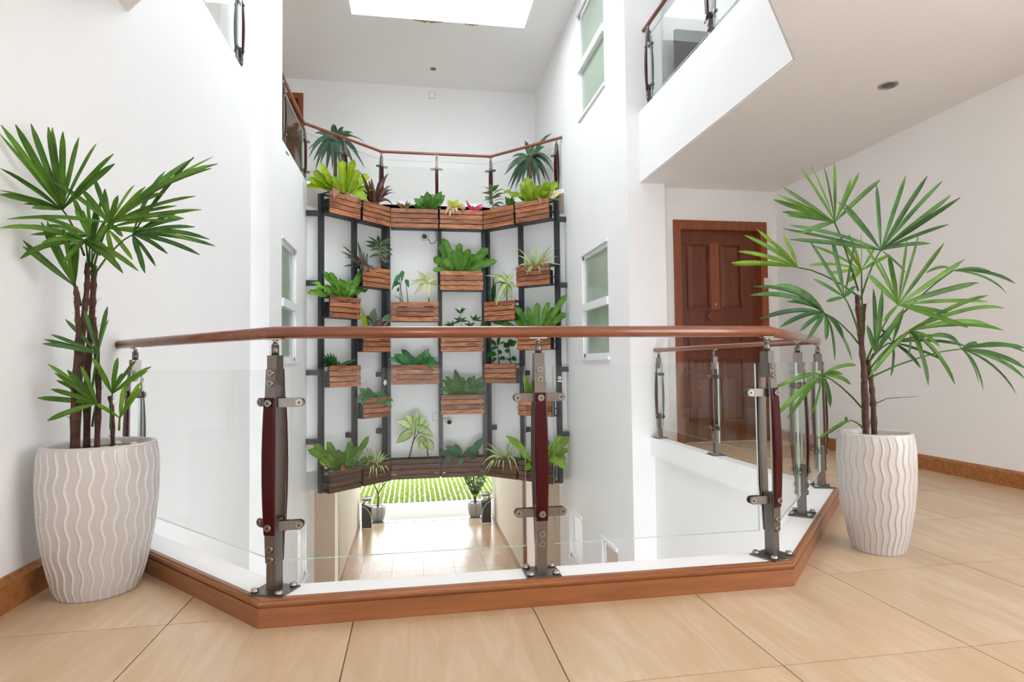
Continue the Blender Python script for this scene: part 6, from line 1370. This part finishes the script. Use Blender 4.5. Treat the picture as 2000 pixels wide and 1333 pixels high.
# a large-leaved plant on the left gallery, half hidden by the pier
base = Vector((-1.86, 7.10, FZ))
t = thing('banana_plant', 'large pale-leaved plant peeking past the left pier at the top', 'plant', base)
for (tip, b0, w, m) in (((-1.395, 7.10, 5.18), (-1.85, 7.1, 4.9), .17, 'lime_mid'), ((-1.52, 7.10, 5.42), (-1.85, 7.12, 4.9), .15, 'green_light'), ((-1.49, 6.85, 4.72), (-1.85, 7.08, 4.8), .14, 'yellowgreen'), ((-2.3, 7.2, 5.3), (-1.86, 7.1, 4.9), .16, 'green_light'), ((-2.0, 7.5, 5.4), (-1.86, 7.1, 4.9), .16, 'green_light'), ((-1.7, 7.35, 5.45), (-1.86, 7.1, 4.9), .16, 'lime_mid')):
    me = leaf_mesh('leaf', Vector(b0) - base, Vector(tip) - base, w, .18, 'oval', .2, .02, Vector((.2, -1, .5)).normalized(), 8)
    link_mesh('leaf', me, m, t, None, True)
bm = bmesh.new()
tube(bm, [(0, 0, .3), (.01, 0, 1.0), (0.01, 0, 1.65)], [.03, .025, .012], 10)
mesh_obj('stem', bm, 'green_light', t)
bm = bmesh.new()
rg = lathe(bm, [(.14, 0), (.18, .34), (.165, .34), (.16, .3)], 24)
bm.faces.new(rg[0][::-1])
f = bm.faces.new(rg[-1])
f.material_index = 1
mesh_obj('tub', bm, ['ceramic_white', 'soil'], t)

# ================================================================== THE TWO LARGE POTS AND PALMS
def big_pot(label, x, y, rb, rr, h, seed, line):
    t = thing('ceramic_pot', label, 'pot', (x, y, 0), seed * .7, 'tall white wavy pots')
    NR = 32
    SEG = NR * 16
    bm = bmesh.new()
    prof_ = []
    M_ = 96
    for i in range(M_ + 1):
        u = i / M_
        # barrel: narrow foot, fullest about two thirds up, slightly drawn in at the rim
        s = rb + (rr - rb) * (1 - (1 - min(1, u / .78)) ** 2.0) * 1.035
        if u > .78:
            s -= (rr * .035) * ((u - .78) / .22) ** 2
        prof_.append((s, u * h))
    def rib(th, z):
        ph = .17 * math.sin(z * 2 * math.pi / .125 + .5 * math.sin(th * 3))
        k = (th / (2 * math.pi) * NR + ph) % 1.0
        d = min(k, 1 - k)
        return max(0.0, 1 - d / .15) ** .7
    def wavy(th, z, r):
        u = z / h
        return r + .0042 * rib(th, z) * min(1, u * 8 + .3) * min(1, (1 - u) * 14 + .05)
    rg = lathe(bm, prof_, SEG, 0, wavy)
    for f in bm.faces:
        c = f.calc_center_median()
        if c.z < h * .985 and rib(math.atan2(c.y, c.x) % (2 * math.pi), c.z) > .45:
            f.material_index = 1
    lip = lathe(bm, [(prof_[-1][0], h), (prof_[-1][0] - .004, h + .005), (prof_[-1][0] - .016, h + .005), (prof_[-1][0] - .021, h - .002), (prof_[-1][0] - .025, h - .05)], SEG, 0)
    bm.faces.new(rg[0][::-1])
    bmesh.ops.remove_doubles(bm, verts=rg[-1] + lip[0], dist=1e-4)
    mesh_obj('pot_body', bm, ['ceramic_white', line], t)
    bm = bmesh.new()
    n = 40
    c = bm.verts.new((0, 0, h - .016))
    ring = [bm.verts.new(((prof_[-1][0] - .0215) * math.cos(2 * math.pi * k / n), (prof_[-1][0] - .0215) * math.sin(2 * math.pi * k / n), h - .022)) for k in range(n)]
    for k in range(n):
        bm.faces.new((c, ring[k], ring[(k + 1) % n]))
    mesh_obj('soil', bm, 'soil_dry', t)
    random.seed(seed)
    for k in range(7):
        a, r0 = random.uniform(0, 6.28), random.uniform(.05, prof_[-1][0] - .05)
        bm = bmesh.new()
        bmesh.ops.create_icosphere(bm, subdivisions=2, radius=random.uniform(.009, .016))
        bmesh.ops.scale(bm, vec=(1.2, .9, .6), verts=bm.verts)
        mesh_obj('pebble', bm, 'pebble', t, (r0 * math.cos(a), r0 * math.sin(a), h - .014), True)
    return t


PL_POT = (-1.194, 2.536, .555)
PR_POT = (2.029, 2.378, .517)
big_pot('larger white ceramic pot with wavy ridges standing against the left wall', -1.185, 2.536, .133, .193, .552, 1, 'ceramic_line')
big_pot('slimmer white ceramic pot with wavy ridges on the open tiles at right', 2.029, 2.378, .099, .150, .514, 2, 'ceramic_rib_shade')


def palm(label, x, y, h, data, mats, seed):
    fronds, stems = data
    base = Vector((x, y, h - .06))
    t = thing('lady_palm', label, 'palm', base, 0, 'potted lady palms')
    random.seed(seed)
    for s in stems:
        pts, r = s[:-1], s[-1]
        if r < .004:
            bm = bmesh.new()
            tube(bm, [Vector(p) - base for p in pts], [r, r * .8, r * .4], 6, 0, False)
            mesh_obj('dry_twig', bm, 'cane', t)
            continue
        pts = [Vector(p) - base for p in pts]
        # the lowest point of every cane stands in the pot
        d = Vector((pts[0].x, pts[0].y, 0))
        if d.length > .085:
            d.length = .085
        pts[0] = Vector((d.x, d.y, 0))
        bm = bmesh.new()
        fine = []
        for a, b in zip(pts, pts[1:]):
            for k in range(5):
                fine.append(a.lerp(b, k / 5))
        fine.append(pts[-1])
        rs = [r * (1 + (.20 if k % 3 == 0 else -.04) - .25 * k / len(fine)) for k in range(len(fine))]
        tube(bm, fine, rs, 9, 0, False)
        # ragged leaf-sheath fibres
        for k in range(int(len(fine) * 1.6)):
            p = random.choice(fine[1:])
            a = random.uniform(0, 6.28)
            dv = Vector((math.cos(a), math.sin(a), random.uniform(.4, 1.6))).normalized()
            p0 = p + Vector((math.cos(a), math.sin(a), 0)) * r * .8
            w_ = Vector((-math.sin(a), math.cos(a), 0)) * .0025
            p1 = p0 + dv * random.uniform(.012, .035)
            bm.faces.new([bm.verts.new(q) for q in (p0 - w_, p0 + w_, p1)])
        mesh_obj('cane', bm, 'cane', t)
    for fi, (hub, att, leaves) in enumerate(fronds):
        hub = Vector(hub) - base
        att = Vector(att) - base
        mid = att.lerp(hub, .55) + Vector((0, 0, .02))
        bm = bmesh.new()
        tube(bm, [att, att.lerp(mid, .5) + Vector((0, 0, .006)), mid, mid.lerp(hub, .5) + Vector((0, 0, .006)), hub], [.0042, .0038, .0034, .003, .003], 7, 0, False)
        fr_ = mesh_obj('frond', bm, mats[0], t)
        for i, (tip, w, arch) in enumerate(leaves):
            face = Vector((random.uniform(-.5, .5), -1, random.uniform(-.1, .6))).normalized()
            me = leaf_mesh('leaflet', hub, Vector(tip) - base, w, arch, 'palm', .35, 0, face, 8)
            link_mesh('leaflet', me, mats[fi % len(mats)], fr_, None, True)
    return t


_old = prof
def prof(shape, t):
    if shape == 'palm':
        return max(.06, min(1, .22 + 2.2 * t) * (1 if t < .75 else max(.12, 1 - ((t - .75) / .25) ** 2 * .85)))
    return _old(shape, t)


palm('lady palm with dark spiky fans and tall canes in the larger left pot', PL_POT[0] + .009, PL_POT[1], PL_POT[2], PALM_L, ('palm_leaf', 'palm_leaf', 'palm_leaf_deep', 'palm_leaf', 'palm_leaf', 'palm_bright'), 31)
palm('bushy lady palm with spreading fans in the slimmer right pot', PR_POT[0], PR_POT[1], PR_POT[2], PALM_R, ('palm_leaf', 'palm_leaf_deep', 'palm_leaf', 'palm_leaf_deep', 'palm_bright', 'palm_leaf_deep'), 32)

# ================================================================== SMALL FITTINGS
def downlight(label, x, y, z, r):
    t = thing('downlight', label, 'light', (x, y, z), 0, 'recessed ceiling downlights')
    bm = bmesh.new()
    lathe(bm, [(r, 0), (r * .97, -.006), (r * .84, -.008), (r * .80, -.004), (r * .74, -.004), (r * .66, -.001)], 32)
    mesh_obj('trim_ring', bm, 'steel_bright', t)
    bm = bmesh.new()
    rg = lathe(bm, [(r * .66, -.001), (r * .4, .0), (r * .2, -.0035)], 32)
    bm.faces.new(rg[-1])
    mesh_obj('lamp_face', bm, 'screen_grey', t)
    return t


downlight('round steel downlight in the soffit over the right-hand landing', 3.10, 3.415, 2.647, .060)
downlight('small round downlight in the high ceiling near the skylight', .348, 9.494, CZ, .055)


def cctv(label, x, y, z, down):
    t = thing('security_camera', label, 'camera', (x, y, z), 0, 'dome security cameras')
    bm = bmesh.new()
    cyl(bm, (0, 0, 0), (0, -.022, 0), .062, .056, 24)
    mesh_obj('mounting_base', bm, 'plastic_white', t)
    bm = bmesh.new()
    bmesh.ops.create_uvsphere(bm, u_segments=20, v_segments=12, radius=.046)
    bmesh.ops.translate(bm, vec=(0, -.035, 0), verts=bm.verts)
    mesh_obj('ball_head', bm, 'plastic_white', t, None, True)
    d = Vector((0, -1, -down)).normalized()
    bm = bmesh.new()
    c = Vector((0, -.035, 0))
    cyl(bm, c + d * .034, c + d * .050, .031, .031, 20)
    mesh_obj('lens', bm, 'lens_black', t)
    bm = bmesh.new()
    cyl(bm, c + d * .050, c + d * .0512, .008, .008, 12)
    mesh_obj('lens_glass', bm, 'steel', t)
    return t


c1 = cctv('small white dome camera with a hanging black cable below top planter', .186, 9.16, 2.78, .1)
bm = bmesh.new()
tube(bm, [(.05, -.01, -.02), (.07, -.015, -.045), (.085, -.02, -.085), (.11, -.02, -.10), (.15, -.02, -.085), (.18, -.02, -.04), (.185, -.02, .03), (.165, -.02, .06), (.16, -.02, .16)], .0045, 6, 0, False)
mesh_obj('cable', bm, 'black_plastic', c1)
c2 = cctv('small white dome camera tilted down under a centre planter', .538, 9.16, -.017, .45)
bm = bmesh.new()
tube(bm, [(-.04, -.01, .03), (-.07, -.012, .035), (-.10, -.012, .03)], .004, 6, 0, False)
mesh_obj('cable', bm, 'black_plastic', c2)
t = thing('cover_plate', 'square white cover plate high on the upper back wall', 'cover plate', (.351, YB, 5.445))
mesh_obj('plate', BM((-.05, .05, -.006, 0, -.055, .055)), 'paint_white', t)
mesh_obj('shadow_gap', BM((-.054, .054, -.002, 0, -.059, .059)), 'screen_grey', t)
t = thing('cover_plate', 'square white cover plate beside the centre post low on the bay wall', 'cover plate', (.345, 9.16, .045))
mesh_obj('plate', BM((-.05, .05, -.006, 0, -.055, .055)), 'paint_white', t)
mesh_obj('shadow_gap', BM((-.054, .054, -.002, 0, -.059, .059)), 'screen_grey', t)
t = thing('light_switch', 'small white switch plate overlapping the door frame edge', 'switch', (3.715, YD - .024, 1.669))
mesh_obj('plate', BM((-.045, .045, -.008, .002, -.045, .045)), 'plastic_white', t)
mesh_obj('rocker', BM((-.012, .022, -.012, -.008, -.022, .022)), 'plastic_white', t)
# low grey screen on the upper right gallery
t = thing('gallery_screen', 'dark grey solid screen behind the upper right glass balustrade', 'screen', (3.2, 5.6, FZ))
mesh_obj('panel', BM((-.56, .6, -.02, .02, .02, .94)), 'screen_grey', t)
mesh_obj('foot', BM((-.5, -.46, -.12, .12, 0, .02), (.5, .54, -.12, .12, 0, .02)), 'steel', t)
# rust runs where water has leaked at the skylight edge
for (x, w_, d_) in ((.02, .42, .07), (.72, .22, .05)):
    bm = bmesh.new()
    n = 10
    up_ = [bm.verts.new((x + w_ * (k / n), 8.141, CZ - .001)) for k in range(n + 1)]
    lo_ = [bm.verts.new((x + w_ * (k / n), 8.141 + d_ * (.3 + .7 * abs(math.sin(k * 1.9 + x * 5))) * math.sin(math.pi * (k + .5) / (n + 1)), CZ - .001)) for k in range(n + 1)]
    for k in range(n):
        bm.faces.new((up_[k], up_[k + 1], lo_[k + 1], lo_[k]))
    mesh_obj('leak_stain', bm, 'stain_rust', bpy.data.objects['ceiling'])

# ================================================================== GARDEN END OF THE PASSAGE
def bin_(label, x, y, s):
    t = thing('litter_bin', label, 'litter bin', (x, y, GZ), 0, 'ashtray litter bins at the garden end')
    w, d, h = .115, .13, .62
    hi, lo = (h, h - .10) if s > 0 else (h - .10, h)
    bm = bmesh.new()
    F = [bm.verts.new(p) for p in ((-w, -d, .03), (w, -d, .03), (w, -d, lo), (-w, -d, hi))]
    K = [bm.verts.new((p.co.x, d, p.co.z)) for p in F]
    bm.faces.new(F)
    bm.faces.new(K[::-1])
    for k in range(4):
        bm.faces.new((F[k], K[k], K[(k + 1) % 4], F[(k + 1) % 4]))
    bmesh.ops.recalc_face_normals(bm, faces=bm.faces)
    mesh_obj('bin_body', bm, 'black_plastic', t)
    mesh_obj('base', BM((-w - .01, w + .01, -d - .01, d + .01, 0, .03)), 'plastic_white', t)
    bm = bmesh.new()
    q = -1 if s > 0 else 1
    tube(bm, [(q * w * -1 * 1.0 * -1, -d - .004, h - .05), (0, -d - .004, h - .12), (-q * w * .8, -d - .004, h - .25), (-q * w * 1.02, -d - .004, h - .36), (-q * w * 1.05, -d - .004, .05)], .008, 6, 0, False)
    mesh_obj('trim_strip', bm, 'rope_white', t)
    bm = bmesh.new()
    cyl(bm, (q * w * .6, 0, h - .04), (q * w * .6, 0, h + .06), .02, .02, 10)
    rg = lathe(bm, [(.05, h + .06), (.125, h + .075), (.13, h + .11), (.12, h + .12), (.10, h + .10), (.02, h + .095)], 24)
    mesh_obj('ash_tray', bm, 'steel_bright', t)
    mesh_obj('tray_shelf', BM((-w, w, -d * .8, d * .8, h + .045, h + .06)), 'rope_white', t)
    return t


bin_('black litter bin with ash tray beside the left garden pot', -1.129, 15.2, 1)
bin_('black litter bin with ash tray beside the right garden pot', 1.797, 15.1, -1)


def vase(label, x, y):
    t = thing('garden_pot', label, 'pot', (x, y, GZ - .06), 0, 'grey ribbed garden pots')
    bm = bmesh.new()
    def rib(th, z, r):
        return r * (1 + .045 * abs(math.sin(th * 5)))
    rg = lathe(bm, [(.105, 0), (.155, .12), (.18, .26), (.175, .37), (.165, .41), (.15, .41), (.145, .38)], 60, 0, rib)
    bm.faces.new(rg[0][::-1])
    f = bm.faces.new(rg[-1])
    f.material_index = 1
    mesh_obj('pot_body', bm, ['vase_grey', 'vase_white'], t)
    bm = bmesh.new()
    for k in range(10):
        a = (k + .5) * math.pi / 5 + math.pi / 10
        pts = [(r * 1.05 * math.cos(a), r * 1.05 * math.sin(a), z) for r, z in ((.105, .01), (.155, .12), (.18, .26), (.175, .37), (.168, .405))]
        tube(bm, pts, .009, 5, 0, False)
    mesh_obj('pale_ribs', bm, 'vase_white', t)


vase('grey ribbed pot holding the bare forked tree', -.912, 15.95)
vase('grey ribbed pot holding the dense green shrub', 1.60, 15.85)
t = thing('desert_rose', 'bare forked little tree in a grey pot outside', 'tree', (-.912, 15.95, GZ + .32))
random.seed(5)
bm = bmesh.new()
tips = []
def grow(p, d, r, L, n):
    q = p + d * L
    tube(bm, [p, p.lerp(q, .5) + Vector((random.uniform(-.01, .01), 0, 0)), q], [r, r * .85, r * .7], 6, 0, False)
    if n == 0:
        tips.append(q)
        return
    for s in (-1, 1):
        dd = (d + Vector((s * random.uniform(.35, .7), random.uniform(-.4, .4), .2))).normalized()
        grow(q, dd, r * .68, L * random.uniform(.62, .78), n - 1)
grow(Vector((0, 0, 0)), Vector((.04, 0, 1)).normalized(), .03, .34, 4)
mesh_obj('trunk', bm, 'bark', t)
for q in tips:
    for k in range(3):
        a = random.uniform(0, 6.28)
        me = leaf_mesh('leaf', q, q + Vector((math.cos(a) * .07, math.sin(a) * .07, random.uniform(.0, .07))), .03, .1, 'oval', .2, 0, Vector((0, -1, .6)).normalized(), 4)
        link_mesh('leaf', me, 'hedge_leaf', t, None, True)
t = thing('shrub', 'dense green shrub with twisted stems in a grey pot outside', 'shrub', (1.60, 15.85, GZ + .32))
bm = bmesh.new()
for k in range(3):
    a = k * 2.1
    tube(bm, [(.03 * math.cos(a), .03 * math.sin(a), 0), (.035 * math.cos(a + 2), .03 * math.sin(a + 2), .2), (.02 * math.cos(a + 4), .03 * math.sin(a + 4), .4), (.10 * math.cos(a + 4), .08 * math.sin(a + 4), .75)], [.02, .017, .014, .01], 7, 0, False)
mesh_obj('trunk', bm, 'bark', t)
vs, fs = [], []
for k in range(1500):
    zz = random.uniform(.22, 1.15)
    rad = .28 * min(1, (zz - .15) / .45)
    a, rr = random.uniform(0, 6.28), rad * math.sqrt(random.random())
    p = Vector((rr * math.cos(a), rr * math.sin(a), zz))
    d = (Vector((math.cos(a), math.sin(a), random.uniform(.2, 1.2)))).normalized() * .07
    s = d.cross(Vector((random.uniform(-1, 1), random.uniform(-1, 1), .3))).normalized() * .013
    n0 = len(vs)
    vs += [p[:], (p + d * .5 - s)[:], (p + d)[:], (p + d * .5 + s)[:]]
    fs.append((n0, n0 + 1, n0 + 2, n0 + 3))
me = bpy.data.meshes.new('foliage')
me.from_pydata(vs, [], fs)
fo = link_mesh('foliage', me, 'hedge_leaf', t)
fo['kind'] = 'stuff'
